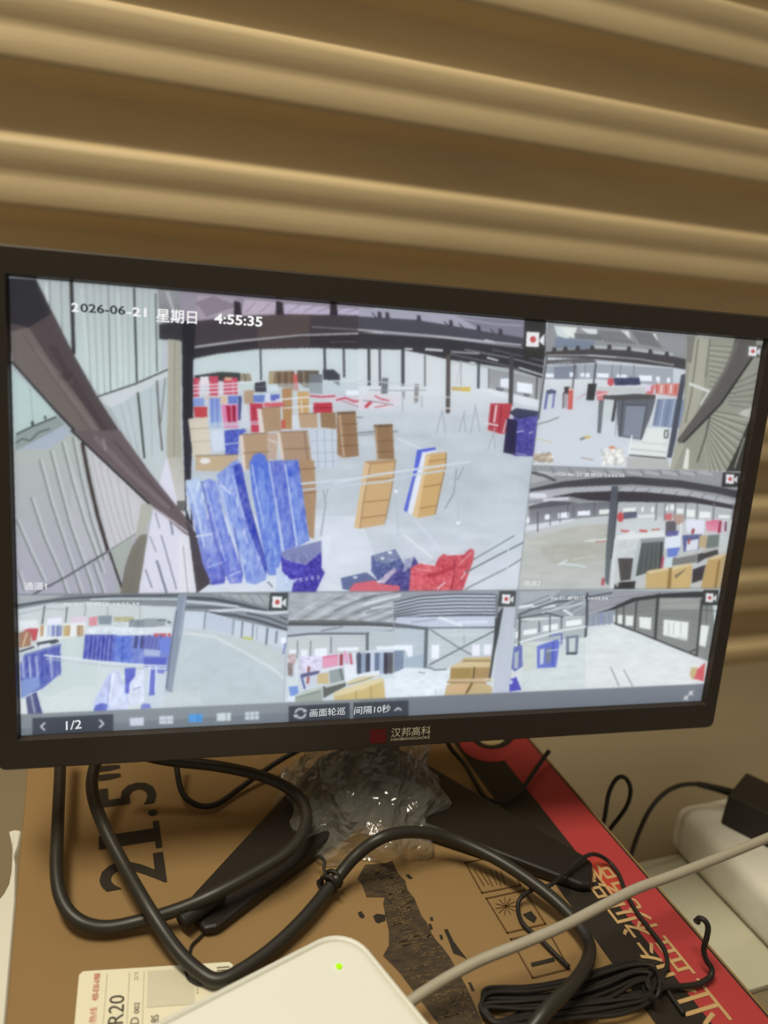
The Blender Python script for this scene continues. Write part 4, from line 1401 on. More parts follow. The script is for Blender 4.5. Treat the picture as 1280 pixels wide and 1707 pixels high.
p((130, 146, 156), (765, 275), (890, 270), (880, 350), (770, 350))
p((186, 178, 130), (905, 285), (1080, 280), (1080, 325), (905, 325))
p((136, 146, 152), (1035, 310), (1280, 300), (1290, 380), (1035, 375))
fleck(14, (2, 2), (905, 280), (1290, 290), (1290, 380), (905, 380))
p((172, 120, 92), (60, 425), (170, 390), (165, 540), (65, 560))
p((206, 72, 84), (100, 400), (160, 385), (235, 385), (215, 490), (180, 500), (165, 420))
l((226, 196, 150), 16, (130, 430), (95, 540))
p((238, 240, 236), (235, 360), (660, 330), (640, 440), (420, 480), (220, 520))
for x_, c_ in ((265, (196, 154, 104)), (325, (190, 200, 226)), (365, (120, 130, 190)), (405, (110, 120, 176)), (430, (140, 150, 190)), (470, (206, 180, 120)), (500, (200, 160, 100)), (590, (176, 140, 100)), (620, (190, 160, 120))):
    p(c_, (x_ - 14, 360), (x_ + 16, 355), (x_ + 14, 452), (x_ - 16, 460))
p((226, 232, 236), (660, 390), (760, 370), (1300, 380), (1300, 440), (900, 440), (650, 430))
fleck(12, (3, 4), (660, 380), (1300, 380), (1300, 440), (650, 430))
p((206, 218, 212), (440, 480), (640, 470), (620, 660), (440, 640))
p((204, 216, 212), (440, 640), (800, 700), (760, 900), (560, 900), (330, 1000), (240, 940), alpha=0.8)
# row of blue goods
p((78, 86, 186), (648, 440), (930, 440), (910, 680), (625, 664))
for k in range(7):
    l((120, 132, 214), 9, (690 + 36 * k, 450), (668 + 36 * k, 670))
    l((56, 58, 140), 8, (708 + 36 * k, 450), (686 + 36 * k, 670))
p((98, 124, 218), (920, 450), (1080, 450), (1060, 700), (895, 680))
l((70, 84, 180), 9, (990, 460), (975, 680))
p((120, 136, 214), (1050, 450), (1500, 440), (1500, 760), (1060, 700))
fleck(14, (6, 5), (650, 440), (1500, 440), (1500, 760), (630, 660), tint=(1.1, 1, .4))
for k in range(6):
    p((72, 72, 130), (1090 + 55 * k, 450), (1125 + 55 * k, 450), (1110 + 55 * k, 565), (1080 + 55 * k, 565))
l((214, 84, 90), 18, (1265, 436), (1370, 440))
p((84, 92, 196), (1190, 640), (1440, 650), (1440, 720), (1180, 700))
# left racks
p((66, 74, 80), (215, 510), (400, 480), (420, 500), (380, 520), (230, 545))
p((92, 104, 190), (110, 620), (290, 560), (430, 520), (436, 780), (340, 862), (270, 920), (80, 1000), (70, 700))
p((228, 232, 236), (240, 530), (340, 515), (340, 550), (245, 570))
for x_ in (90, 150, 215, 340):
    l((206, 214, 232), 18, (x_, 640), (x_ + 14, 820), alpha=0.7)
for x_ in (130, 185, 260, 300, 380, 412):
    l((60, 68, 156), 14, (x_, 640 - (x_ - 130) * 0.3), (x_ + 10, 800), alpha=0.7)
fleck(13, (8, 4), (70, 620), (436, 520), (436, 780), (80, 1000), tint=(1.1, 1, .4))
l((40, 42, 60), 14, (70, 590), (190, 552))
l((120, 130, 190), 16, (110, 620), (300, 570), (430, 530))
p((128, 152, 212), (80, 850), (240, 810), (250, 900), (140, 980), (80, 1010))
p((232, 236, 232), (78, 1010), (130, 1020), (140, 1150), (80, 1150))
p((84, 88, 128), (120, 1000), (215, 950), (270, 1140), (140, 1150))
l((166, 170, 200), 16, (170, 985), (200, 1130))
l((58, 62, 130), 20, (210, 965), (246, 1130))
# rail
l((226, 232, 236), 18, (290, 625), (600, 660), (900, 695), (1300, 718))
l((190, 198, 206), 10, (300, 655), (600, 690), (900, 722), (1300, 750))
l((216, 222, 226), 14, (775, 690), (755, 880))
l((206, 214, 218), 12, (560, 680), (560, 830))
l((226, 232, 244), 14, (1100, 720), (1090, 800))
# plastic covered goods in front
p((196, 204, 240), (860, 790), (910, 755), (950, 770), (990, 880), (1040, 1010), (1030, 1110), (720, 1125), (730, 1030), (790, 920), (830, 830))
p((216, 222, 244), (890, 780), (940, 790), (1000, 960), (1040, 1100), (870, 1110), (860, 1000))
l((238, 240, 250), 14, (900, 780), (880, 960), (850, 1080))
l((150, 160, 214), 8, (870, 800), (850, 1080))
p((96, 106, 204), (740, 1070), (790, 1050), (850, 1060), (840, 1115), (720, 1125))
p((90, 100, 206), (1000, 740), (1100, 735), (1090, 830), (1040, 970), (1005, 960))
p((224, 228, 244), (1045, 870), (1130, 760), (1180, 755), (1210, 850), (1215, 1000), (1100, 1080), (1030, 1080))
l((140, 150, 200), 10, (1080, 930), (1140, 905))
fleck(10, (8, 6), (720, 1125), (860, 790), (1180, 755), (1215, 1000), (1030, 1110))
p((104, 114, 200), (1215, 800), (1290, 790), (1290, 960), (1215, 980))
l((226, 230, 240), 14, (1225, 740), (1215, 880))
p((120, 130, 208), (1150, 1060), (1230, 1060), (1240, 1095), (1140, 1105))
V(240, 975, 5.12)
# right half: column, empty floor
p((196, 206, 210), (200, 210), (1300, 210), (1300, 1100), (150, 1100), grad=(196, 206, 206))
p((136, 142, 146), (360, 60), (1300, 60), (1300, 420), (900, 330), (540, 230), (340, 220))
p((180, 184, 182), (560, 70), (1100, 90), (1080, 190), (760, 110), alpha=0.7)
for k in range(6):
    l((108, 114, 116), 8, (640 + 80 * k, 72), (690 + 90 * k, 140 + 10 * k), alpha=0.7)
l((74, 80, 88), 30, (370, 110), (600, 122), (800, 160), (1040, 220))
l((222, 226, 232), 22, (370, 140), (600, 160), (800, 185), alpha=0.8)
l((96, 102, 112), 26, (360, 190), (560, 190), (800, 205))
l((236, 238, 244), 26, (560, 225), (820, 208), (1080, 240), (1230, 228), alpha=0.8)
l((80, 84, 94), 26, (530, 235), (780, 260), (960, 300), (1230, 380))
l((86, 90, 98), 16, (880, 240), (1060, 280), (1240, 350))
l((150, 156, 162), 10, (760, 230), (1000, 290), (1240, 370))
l((84, 88, 96), 14, (1160, 270), (1240, 300))
p((206, 214, 224), (345, 225), (530, 228), (780, 295), (1000, 345), (1240, 400), (1230, 560), (1000, 480), (780, 440), (520, 380), (330, 370))
p((186, 196, 212), (540, 240), (760, 295), (745, 420), (515, 375), alpha=0.6)
l((140, 148, 160), 16, (524, 235), (510, 370))
l((150, 158, 172), 18, (765, 300), (755, 420))
l((120, 128, 142), 14, (840, 315), (830, 445))
l((130, 138, 152), 14, (930, 335), (922, 465))
l((150, 156, 168), 8, (966, 350), (960, 465))
l((112, 118, 130), 18, (1052, 370), (1038, 535))
l((130, 136, 150), 20, (1132, 400), (1124, 490))
l((196, 204, 96), 22, (850, 452), (918, 460))
disc((250, 252, 255), 1188, 474, 24, 30)
l((120, 130, 190), 16, (1205, 500), (1185, 600))
p((198, 206, 204), (320, 380), (520, 382), (780, 445), (1000, 490), (1200, 600), (1200, 780), (900, 600), (640, 470), (320, 420))
l((222, 226, 226), 26, (340, 410), (600, 440), (850, 570), (1080, 700), (1190, 790), alpha=0.7)
p((190, 202, 204), (330, 460), (640, 480), (900, 620), (1190, 820), (1180, 1010), (300, 1030), (320, 700), alpha=0.6)
p((222, 228, 226), (200, 920), (480, 900), (480, 1020), (60, 1060), (150, 960), alpha=0.3)
fleck(3, (10, 16), (320, 400), (1200, 600), (1200, 1010), (300, 1030))
p((206, 214, 214), (0, 200), (250, 205), (240, 340), (0, 330))
p((150, 158, 162), (0, 285), (90, 285), (180, 290), (180, 350), (0, 355))
l((110, 118, 122), 16, (120, 298), (185, 300))
l((92, 98, 104), 20, (205, 315), (222, 320))
p((226, 230, 232), (0, 360), (236, 360), (232, 410), (0, 415))
p((120, 132, 208), (0, 440), (235, 440), (215, 740), (0, 700))
for k in range(5):
    l((84, 88, 160), 22, (20 + 30 * k, 450), (-10 + 34 * k, 545), alpha=0.7)
p((108, 130, 224), (130, 460), (225, 450), (215, 600), (130, 560))
for x_ in (98, 165, 212):
    l((214, 88, 92), 26, (x_, 424), (x_ + 6, 432))
p((190, 202, 226), (0, 545), (140, 560), (130, 610), (0, 600), alpha=0.8)
p((84, 92, 198), (0, 620), (190, 620), (180, 690), (0, 680))
l((220, 228, 236), 13, (0, 684), (190, 690))
l((216, 224, 236), 11, (0, 705), (190, 712))
p((206, 216, 222), (0, 715), (190, 715), (170, 1040), (0, 1060))
p((98, 108, 206), (55, 720), (100, 720), (90, 940), (40, 945))
p((120, 130, 214), (110, 720), (185, 720), (165, 760), (112, 750))
l((226, 232, 246), 16, (48, 700), (36, 900))
l((226, 232, 246), 14, (104, 700), (95, 900))
p((112, 122, 212), (0, 1010), (50, 1015), (60, 1050), (0, 1055))
p((138, 148, 166), (290, 80), (368, 80), (330, 360), (255, 800), (240, 920), (182, 900), (225, 520), (270, 240), grad=(142, 154, 168))
l((108, 118, 138), 16, (278, 220), (225, 560), (190, 880))
l((170, 180, 194), 14, (350, 120), (300, 440), alpha=0.7)
fleck(1.5, (2.5, 2.5), (-3000, -2000), (3000, -2000), (3000, 3000), (-3000, 3000))
rec(465, 1003, 0.85, 15, 15, 0, bg=(60, 68, 68))

# ---- picture 5, bottom centre -------------------------------------
clip(*T5R)
V(470, 975, 6.4)
p((190, 198, 202), (0, 0), (2600, 0), (2600, 1400), (0, 1400), grad=(214, 222, 226))
p((172, 177, 180), (0, 60), (2600, 60), (2600, 440), (0, 440))
for k in range(15):
    x_ = 80 + 105 * k
    l((112, 116, 118) if k % 2 else (206, 210, 212), 34, (x_, 380), (x_ + 180 + 20 * k, 250), (x_ + 420 + 60 * k, 110), alpha=0.42)
fleck(12, (4, 14), (60, 60), (1300, 60), (1300, 400), (60, 400))
l((90, 92, 94), 14, (560, 270), (900, 130), (1280, 70), alpha=0.7)
l((100, 104, 106), 14, (900, 300), (1280, 170), alpha=0.8)
l((230, 234, 234), 22, (880, 200), (1280, 110), alpha=0.8)
l((236, 240, 242), 26, (960, 250), (1280, 200), alpha=0.6)
p((100, 104, 104), (60, 378), (500, 372), (880, 384), (1400, 420), (1400, 460), (880, 432), (500, 436), (60, 432))
p((78, 80, 82), (60, 402), (880, 408), (1400, 436), (1400, 455), (880, 432), (60, 430))
p((186, 192, 202), (60, 440), (700, 445), (1400, 470), (1400, 500), (500, 520), (60, 545))
l((120, 126, 136), 14, (420, 490), (640, 445))
l((100, 104, 110), 22, (60, 545), (300, 520), (620, 518), (900, 520))
l((120, 124, 128), 14, (880, 520), (1280, 475))
l((214, 218, 222), 12, (70, 575), (400, 545))
p((200, 206, 204), (60, 570), (520, 545), (900, 540), (900, 720), (60, 740))
p((190, 200, 200), (935, 500), (1600, 470), (1600, 900), (935, 900))
for y_ in (560, 600, 640):
    l((176, 184, 188), 7, (545, y_), (890, y_ - 4))
    l((178, 186, 188), 6, (940, y_ - 20), (1400, y_ - 30))
l((98, 106, 112), 32, (908, 520), (908, 690))
l((120, 124, 130), 16, (524, 560), (520, 720))
for x_ in (165, 305):
    l((126, 130, 134), 14, (x_, 600), (x_ - 5, 770))
p((244, 246, 252), (345, 680), (482, 672), (478, 760), (350, 765))
for x_ in (105, 225):
    p((240, 242, 246), (x_ - 25, 690), (x_ + 50, 690), (x_ + 45, 760), (x_ - 25, 760))
p((242, 246, 250), (590, 668), (815, 662), (815, 700), (600, 705))
p((242, 246, 250), (1000, 655), (1330, 650), (1330, 690), (1020, 710))
p((200, 170, 170), (60, 740), (150, 730), (150, 850), (70, 850))
p((140, 120, 120), (60, 830), (120, 830), (110, 980), (60, 960))
p((224, 216, 240), (190, 760), (430, 760), (420, 920), (200, 940))
fleck(14, (3, 4), (60, 730), (430, 760), (420, 920), (60, 940))
p((238, 152, 180), (430, 760), (600, 740), (595, 860), (430, 890))
l((232, 110, 150), 18, (440, 770), (580, 752))
l((168, 50, 66), 34, (632, 750), (630, 850))
l((238, 160, 196), 34, (670, 720), (690, 820))
l((206, 86, 110), 26, (725, 740), (740, 840))
p((236, 240, 246), (660, 850), (800, 850), (800, 990), (670, 990))
l((236, 236, 244), 24, (765, 730), (775, 860))
p((110, 120, 140), (790, 740), (1330, 700), (1330, 930), (800, 950))
for k, c_ in enumerate(((70, 78, 98), (150, 164, 188), (64, 66, 80), (206, 216, 236), (100, 116, 146), (170, 184, 210), (60, 60, 70), (90, 88, 92), (160, 160, 160), (64, 66, 76), (140, 156, 186))):
    l(c_, 44, (820 + 48 * k, 740), (818 + 48 * k, 930))
p((216, 220, 232), (890, 700), (1010, 690), (1280, 690), (1280, 715), (900, 725))
l((150, 90, 70), 28, (284, 880), (280, 920))
p((86, 84, 130), (200, 950), (400, 910), (390, 945), (210, 990))
p((206, 210, 222), (250, 980), (380, 950), (370, 1060), (250, 1090))
l((180, 80, 70), 26, (280, 990), (272, 1040))
l((80, 90, 160), 22, (205, 970), (240, 1100))
l((226, 230, 240), 26, (150, 850), (160, 1000))
p((214, 226, 224), (50, 990), (150, 980), (180, 1080), (60, 1080))
p((112, 146, 222), (70, 1085), (165, 1075), (175, 1150), (90, 1200))
p((230, 238, 248), (60, 1190), (130, 1180), (140, 1240), (60, 1240))
p((214, 186, 128), (380, 950), (490, 935), (500, 1050), (370, 1050))
p((150, 162, 160), (500, 910), (650, 880), (670, 1030), (510, 1050))
l((106, 116, 116), 26, (620, 900), (650, 1020))
l((236, 238, 244), 24, (430, 915), (640, 870))
p((160, 168, 154), (140, 1180), (240, 1130), (420, 1090), (430, 1240), (140, 1250))
l((196, 204, 190), 26, (150, 1180), (400, 1100))
l((120, 130, 120), 12, (150, 1200), (400, 1135))
p((94, 98, 92), (432, 1080), (480, 1075), (680, 1040), (680, 1080), (560, 1140), (440, 1210))
l((206, 208, 204), 30, (470, 1080), (660, 1030))
p((220, 206, 160), (690, 1030), (800, 990), (960, 960), (1040, 960), (870, 1030), (700, 1070))
l((120, 110, 80), 8, (700, 1065), (860, 1020), (960, 985))
p((236, 240, 246), (660, 990), (900, 930), (1040, 910), (1040, 960), (800, 980), (680, 1040))
p((214, 186, 116), (545, 1150), (780, 1090), (950, 1020), (1080, 990), (1100, 1210), (560, 1240))
p((232, 212, 158), (545, 1150), (640, 1110), (930, 1020), (1080, 985), (1085, 1020), (940, 1080), (780, 1140), (560, 1190))
l((176, 146, 84), 12, (785, 1130), (790, 1225))
l((176, 146, 84), 12, (945, 1080), (955, 1215))
p((230, 236, 240), (1090, 1000), (2000, 900), (2000, 1300), (1105, 1230))
l((176, 170, 120), 16, (1190, 990), (1240, 990))
p((214, 226, 230), (1040, 960), (1300, 930), (1300, 980), (1080, 1000))
V(660, 975, 6.095)
p((150, 156, 164), (60, 60), (1300, 60), (1300, 440), (-30, 440), (-10, 300))
for k in range(7):
    l((90, 96, 104), 17, (-20, 175 + 34 * k - 4 * k * k * 0.2), (260, 112 + 34 * k), (600, 92 + 36 * k), (1000, 96 + 35 * k))
    l((216, 222, 236), 17, (-20, 195 + 34 * k), (260, 132 + 34 * k), (600, 110 + 36 * k), (1000, 114 + 35 * k), alpha=0.85)
p((200, 206, 222), (0, 330), (420, 320), (1000, 315), (1000, 420), (330, 430), (0, 390))
l((240, 242, 250), 30, (440, 330), (660, 410), alpha=0.8)
l((236, 238, 250), 26, (640, 380), (920, 375), alpha=0.7)
l((150, 156, 170), 16, (160, 380), (400, 350), alpha=0.7)
l((70, 76, 82), 15, (330, 315), (700, 300), (1000, 302))
p((96, 100, 106), (-20, 385), (330, 430), (330, 460), (-20, 425))
l((102, 106, 112), 15, (320, 435), (1000, 430))
p((190, 200, 206), (-20, 440), (300, 455), (290, 830), (-20, 840))
p((198, 206, 208), (330, 450), (1000, 440), (980, 860), (320, 850))
l((96, 102, 108), 36, (308, 440), (296, 830))
for y_ in (510, 560, 640, 720):
    l((180, 190, 194), 6, (-20, y_), (280, y_ + 6))
    l((182, 190, 194), 6, (330, y_ - 6), (980, y_ - 14))
l((222, 228, 230), 9, (440, 505), (980, 500))
l((170, 178, 180), 16, (690, 510), (690, 590))
l((118, 122, 128), 14, (350, 455), (640, 640), (760, 705))
l((110, 114, 120), 16, (990, 470), (660, 640), (340, 810))
p((246, 248, 254), (358, 610), (440, 606), (432, 752), (358, 748))
p((244, 242, 252), (772, 606), (852, 604), (846, 718), (772, 718))
p((244, 242, 252), (892, 606), (970, 604), (960, 708), (890, 708))
p((244, 248, 252), (-20, 612), (168, 612), (165, 750), (130, 750), (95, 660), (-20, 660))
p((124, 138, 164), (-20, 668), (80, 665), (75, 850), (-20, 880))
p((168, 186, 200), (90, 740), (280, 700), (275, 840), (90, 830))
p((232, 238, 242), (-20, 890), (90, 840), (300, 850), (550, 840), (500, 1120), (-20, 1150))
fleck(8, (5, 10), (-20, 890), (550, 850), (500, 1120), (-20, 1150))
l((120, 130, 134), 18, (300, 830), (400, 862), (510, 855))
l((140, 150, 150), 12, (230, 885), (290, 895))
l((150, 180, 180), 8, (400, 1060), (402, 1110))
p((206, 178, 122), (660, 765), (700, 740), (960, 728), (960, 790), (660, 800))
l((130, 104, 64), 10, (680, 770), (950, 768))
p((196, 166, 106), (556, 830), (640, 785), (960, 780), (975, 800), (960, 980), (540, 980))
p((222, 196, 146), (556, 832), (640, 785), (970, 785), (960, 830), (560, 840))
p((170, 136, 74), (556, 842), (770, 842), (765, 960), (550, 960))
l((110, 86, 48), 22, (795, 842), (785, 950))
p((178, 140, 88), (815, 842), (950, 842), (940, 950), (805, 950))
p((210, 178, 134), (530, 955), (920, 945), (910, 995), (520, 990))
l((120, 90, 54), 10, (520, 990), (910, 994))
p((204, 176, 120), (510, 1020), (560, 996), (900, 996), (980, 1040), (970, 1110), (490, 1120))
p((226, 176, 130), (530, 1030), (640, 1000), (730, 1005), (700, 1090), (520, 1090), alpha=0.7)
l((120, 86, 48), 22, (770, 1000), (715, 1095))
l((236, 226, 200), 12, (900, 960), (980, 950), (970, 1040))
p((60, 64, 66), (1010, 320), (1090, 220), (1060, 420), (1000, 700), (960, 950), (940, 945), (985, 620))
l((120, 120, 124), 22, (1020, 100), (1020, 330))
p((190, 196, 202), (1090, 225), (1215, 220), (1150, 900), (1120, 1110), (985, 1110), (1010, 800), (1050, 450), grad=(196, 200, 214))
fleck(1.5, (2.5, 2.5), (-3000, -2000), (3000, -2000), (3000, 3000), (-3000, 3000))
rec(846, 998, 0.70, 13, 14, 0, bg=(66, 70, 70))

# ---- picture 6, bottom right --------------------------------------
clip(*T6R)
V(840, 975, 3.4595)
p((212, 220, 216), (0, 0), (1300, 0), (1300, 800), (0, 800), grad=(224, 226, 222))
p((150, 156, 160), (60, 30), (700, 30), (1150, 30), (640, 150), (480, 180), (60, 190))
p((178, 184, 188), (60, 40), (330, 30), (240, 90), (60, 110), alpha=0.7)
for k in range(6):
    l((110, 114, 120), 7, (80 + 60 * k, 130 + 4 * k), (260 + 60 * k, 60), alpha=0.7)
    l((206, 212, 216), 7, (100 + 60 * k, 130 + 4 * k), (280 + 60 * k, 66), alpha=0.6)
p((160, 158, 162), (490, 60), (900, 36), (760, 80), (640, 130), (490, 165))
for k in range(5):
    l((120, 118, 122), 6, (490, 90 + 16 * k), (900 - 60 * k, 45 + 16 * k), alpha=0.8)
    l((200, 198, 204), 6, (490, 98 + 16 * k), (880 - 60 * k, 53 + 16 * k), alpha=0.6)
l((240, 244, 244), 18, (75, 130), (160, 118), alpha=0.9)
l((240, 244, 240), 15, (170, 128), (290, 120), alpha=0.9)
l((236, 240, 236), 14, (345, 145), (390, 172), alpha=0.9)
l((80, 82, 88), 10, (60, 182), (160, 140), (300, 100), (480, 70), (620, 45))
l((226, 230, 230), 8, (220, 160), (360, 125), (470, 105), alpha=0.8)
l((80, 80, 84), 9, (240, 160), (340, 186))
l((90, 92, 96), 10, (60, 196), (240, 165))
l((86, 90, 94), 9, (90, 210), (220, 212))
p((176, 184, 184), (55, 215), (480, 180), (480, 300), (55, 340))
for x_, y_, w_, h_ in ((62, 290, 18, 18), (150, 270, 40, 14), (266, 246, 44, 17), (402, 218, 46, 16)):
    p((246, 249, 246), (x_ - w_, y_ - h_ + 6), (x_ + w_, y_ - h_ - 6), (x_ + w_, y_ + h_ - 6), (x_ - w_, y_ + h_ + 6))
l((176, 196, 110), 5, (310, 262), (470, 238))
p((150, 158, 170), (480, 170), (640, 150), (640, 220), (480, 240))
l((120, 130, 200), 8, (560, 170), (560, 220))
for k in range(5):
    l((120, 126, 140), 4, (485 + 30 * k, 170), (485 + 30 * k, 235))
l((72, 74, 78), 14, (480, 50), (476, 200), (466, 340))
l((76, 78, 80), 13, (90, 185), (86, 345))
for x_, a_, b_ in ((202, 212, 270), (264, 175, 300), (330, 185, 250)):
    l((96, 100, 104), 8, (x_, a_), (x_, b_))
# right wall with windows
p((128, 130, 126), (640, 140), (760, 85), (900, 62), (1200, 60), (1230, 460), (1100, 410), (860, 310), (640, 225), grad=(140, 142, 134))
p((160, 160, 152), (900, 75), (1130, 75), (1125, 140), (895, 145))
for k in range(6):
    l((112, 114, 110), 4, (640, 160 + 12 * k), (900, 110 + 30 * k), (1200, 90 + 55 * k), alpha=0.6)
for q_ in (((630, 172), (640, 170), (640, 214), (630, 212)), ((655, 172), (684, 172), (682, 226), (655, 222)), ((700, 176), (746, 178), (742, 236), (700, 232)), ((778, 184), (850, 188), (846, 258), (780, 246)), ((920, 198), (1064, 214), (1056, 322), (916, 288)), ((1134, 230), (1182, 236), (1160, 358), (1122, 346))):
    p((240, 241, 232), *q_)
for x_ in (950, 978, 1020):
    l((206, 206, 196), 9, (x_, 222), (x_ - 3, 284))
l((200, 200, 190), 8, (1000, 300), (1050, 312))
l((60, 62, 62), 15, (886, 68), (870, 312))
l((70, 72, 72), 10, (764, 90), (752, 260))
l((76, 78, 78), 8, (690, 120), (686, 236))
l((76, 78, 78), 7, (650, 140), (645, 220))
l((66, 66, 66), 14, (1140, 90), (1110, 405))
l((90, 92, 90), 5, (1150, 145), (1230, 150))
l((90, 92, 90), 5, (1170, 100), (1165, 230))
p((52, 52, 54), (600, 140), (740, 75), (900, 50), (1180, 34), (1180, 70), (900, 74), (760, 92), (640, 140), (520, 165))
l((60, 58, 62), 10, (640, 222), (760, 268), (870, 312), (1000, 365), (1110, 410))
l((180, 100, 120), 8, (1070, 388), (1084, 374))
l((80, 84, 80), 12, (1060, 390), (1105, 372))
# floor
p((224, 228, 224), (620, 225), (760, 272), (870, 318), (1110, 415), (1160, 450), (1150, 590), (300, 610), (110, 520), (470, 300), grad=(230, 230, 226))
p((208, 218, 214), (110, 340), (470, 330), (470, 600), (100, 610), alpha=0.7)
p((206, 206, 180), (110, 330), (180, 320), (180, 480), (110, 500), alpha=0.5)
l((236, 240, 238), 10, (90, 330), (330, 262), (470, 240))
fleck(4, (5, 14), (110, 340), (620, 225), (1160, 450), (1150, 590), (110, 600))
l((140, 148, 146), 7, (614, 475), (662, 580))
l((150, 156, 154), 7, (690, 490), (740, 582))
l((240, 242, 240), 5, (650, 540), (680, 500), (700, 545))
l((190, 200, 196), 5, (100, 585), (150, 535))
# blue frames, goods
p((96, 110, 206), (190, 352), (310, 312), (320, 330), (300, 474), (190, 480))
p((206, 214, 220), (206, 372), (232, 366), (226, 455), (206, 460))
p((120, 128, 140), (240, 368), (270, 360), (268, 445), (240, 452))
l((70, 84, 190), 10, (284, 330), (280, 470))
l((100, 110, 180), 10, (275, 290), (332, 282), (330, 340))
l((206, 212, 226), 6, (250, 380), (330, 370))
p((110, 122, 142), (356, 296), (430, 288), (424, 396), (358, 402))
p((206, 214, 206), (374, 308), (412, 304), (408, 384), (374, 388))
l((60, 64, 74), 12, (362, 395), (415, 395))
p((96, 106, 180), (42, 360), (104, 346), (106, 470), (60, 500), (40, 480))
p((176, 186, 190), (60, 390), (84, 380), (80, 480), (58, 480))
p((72, 72, 190), (30, 545), (70, 530), (100, 605), (30, 615))
disc((206, 212, 236), 40, 560, 10, 12)
p((228, 84, 92), (1090, 540), (1110, 490), (1160, 446), (1150, 555))
p((206, 180, 120), (1068, 520), (1080, 475), (1116, 474), (1104, 520), (1086, 545))
l((236, 234, 226), 12, (1092, 466), (1120, 466))
p((190, 196, 200), (-20, 120), (72, 110), (20, 630), (-20, 630))
fleck(1.5, (2.5, 2.5), (-3000, -2000), (3000, -2000), (3000, 3000), (-3000, 3000))
rec(1185, 996, 0.66, 13, 13, 0, bg=(58, 58, 54))

# ---- toolbar -------------------------------------------------------
clip(*BAR)
V(0, 0, 1)
p((120, 128, 134), (0, 1130), (1300, 1100), (1300, 1240), (0, 1240))
p((142, 148, 150), (20, 1185), (600, 1150), (600, 1180), (20, 1215), alpha=0.7)
p((116, 120, 128), (660, 1150), (1180, 1135), (1180, 1190), (660, 1200), alpha=0.7)
p((66, 70, 80), (54, 1197), (189, 1190), (189, 1240), (54, 1240))
p((62, 66, 74), (481, 1177), (583, 1171), (583, 1230), (481, 1230))
p((62, 66, 74), (589, 1171), (681, 1167), (681, 1230), (589, 1230))
for x_, y_, c_ in ((228, 1203, (214, 214, 228)), (277, 1200, (212, 212, 220)), (326, 1197, (74, 156, 232)), (373, 1195, (212, 220, 220)), (420, 1193, (206, 214, 218))):
    p(c_, (x_ - 11.5, y_ - 6.2), (x_ + 11.5, y_ - 7.2), (x_ + 11.5, y_ + 6), (x_ - 11.5, y_ + 7))
l((168, 170, 184), 1.6, (277, 1194), (277, 1207))
l((168, 170, 184), 1.6, (266, 1201), (288, 1200))
l((50, 120, 206), 1.6, (329, 1191), (329, 1204))
l((50, 120, 206), 1.4, (330, 1198), (337, 1198))
l((150, 160, 160), 2.0, (377, 1190), (377, 1201))
for x_ in (416, 424):
    l((150, 158, 162), 1.6, (x_, 1187), (x_, 1200))
l((150, 158, 162), 1.4, (409, 1193), (431, 1192))
for s_, x_, y_ in ((1, 69, 1211), (-1, 171, 1206)):
    l((226, 228, 232), 2.6, (x_ + 5 * s_, y_ - 6), (x_ - 1 * s_, y_), (x_ + 5 * s_, y_ + 6))
for a0_, a1_ in ((0.2, 2.6), (3.4, 5.8)):
    l((214, 216, 220), 3.0, *[(500.5 + 8.5 * math.cos(t), 1189 + 7.5 * math.sin(t)) for t in np.linspace(a0_, a1_, 9)])
p((214, 216, 220), (489, 1191), (497, 1191), (491, 1197))
p((214, 216, 220), (504, 1187), (512, 1187), (509, 1181))
l((220, 222, 226), 2.6, (658, 1184), (663, 1180), (668, 1183))
for x_, y_ in ((1143, 1163), (1151, 1155)):
    l((232, 232, 226), 2.4, (x_ - 3, y_ + 3), (x_ + 3, y_ - 3))
    l((232, 232, 226), 2.2, (x_ - 2, y_ - 2), (x_ + 3, y_ + 3))

# dark joints between the pictures
clipm[:] = True


def uvline(u0, v0, u1, v1, col, w):
    V(0, 0, 1)
    pts_ = []
    for u, v in ((u0, v0), (u1, v1)):
        e = S(u, v) - CAM
        pts_.append((CX + FPX * (e @ RIGHT) / (e @ VIEW), CY - FPX * (e @ UPV) / (e @ VIEW)))
    l(col, w, *pts_, alpha=0.6)


uvline(-SW, -0.0442, SW, -0.0442, (110, 112, 112), 2.2)
uvline(0.0768, -0.0442, 0.0768, SH, (120, 122, 122), 1.8)
uvline(0.0768, 0.042, SW, 0.042, (130, 130, 128), 1.6)
uvline(-0.0795, -0.0442, -0.0795, -0.1197, (150, 156, 158), 1.8)
uvline(0.0785, -0.0442, 0.0785, -0.1197, (160, 164, 164), 1.8)

# soften a little, as the picture is seen slightly out of focus
def blur(a, n_):
    for ax in (0, 1):
        for _ in range(n_):
            a = (np.roll(a, 1, ax) + 2 * a + np.roll(a, -1, ax)) / 4
    return a


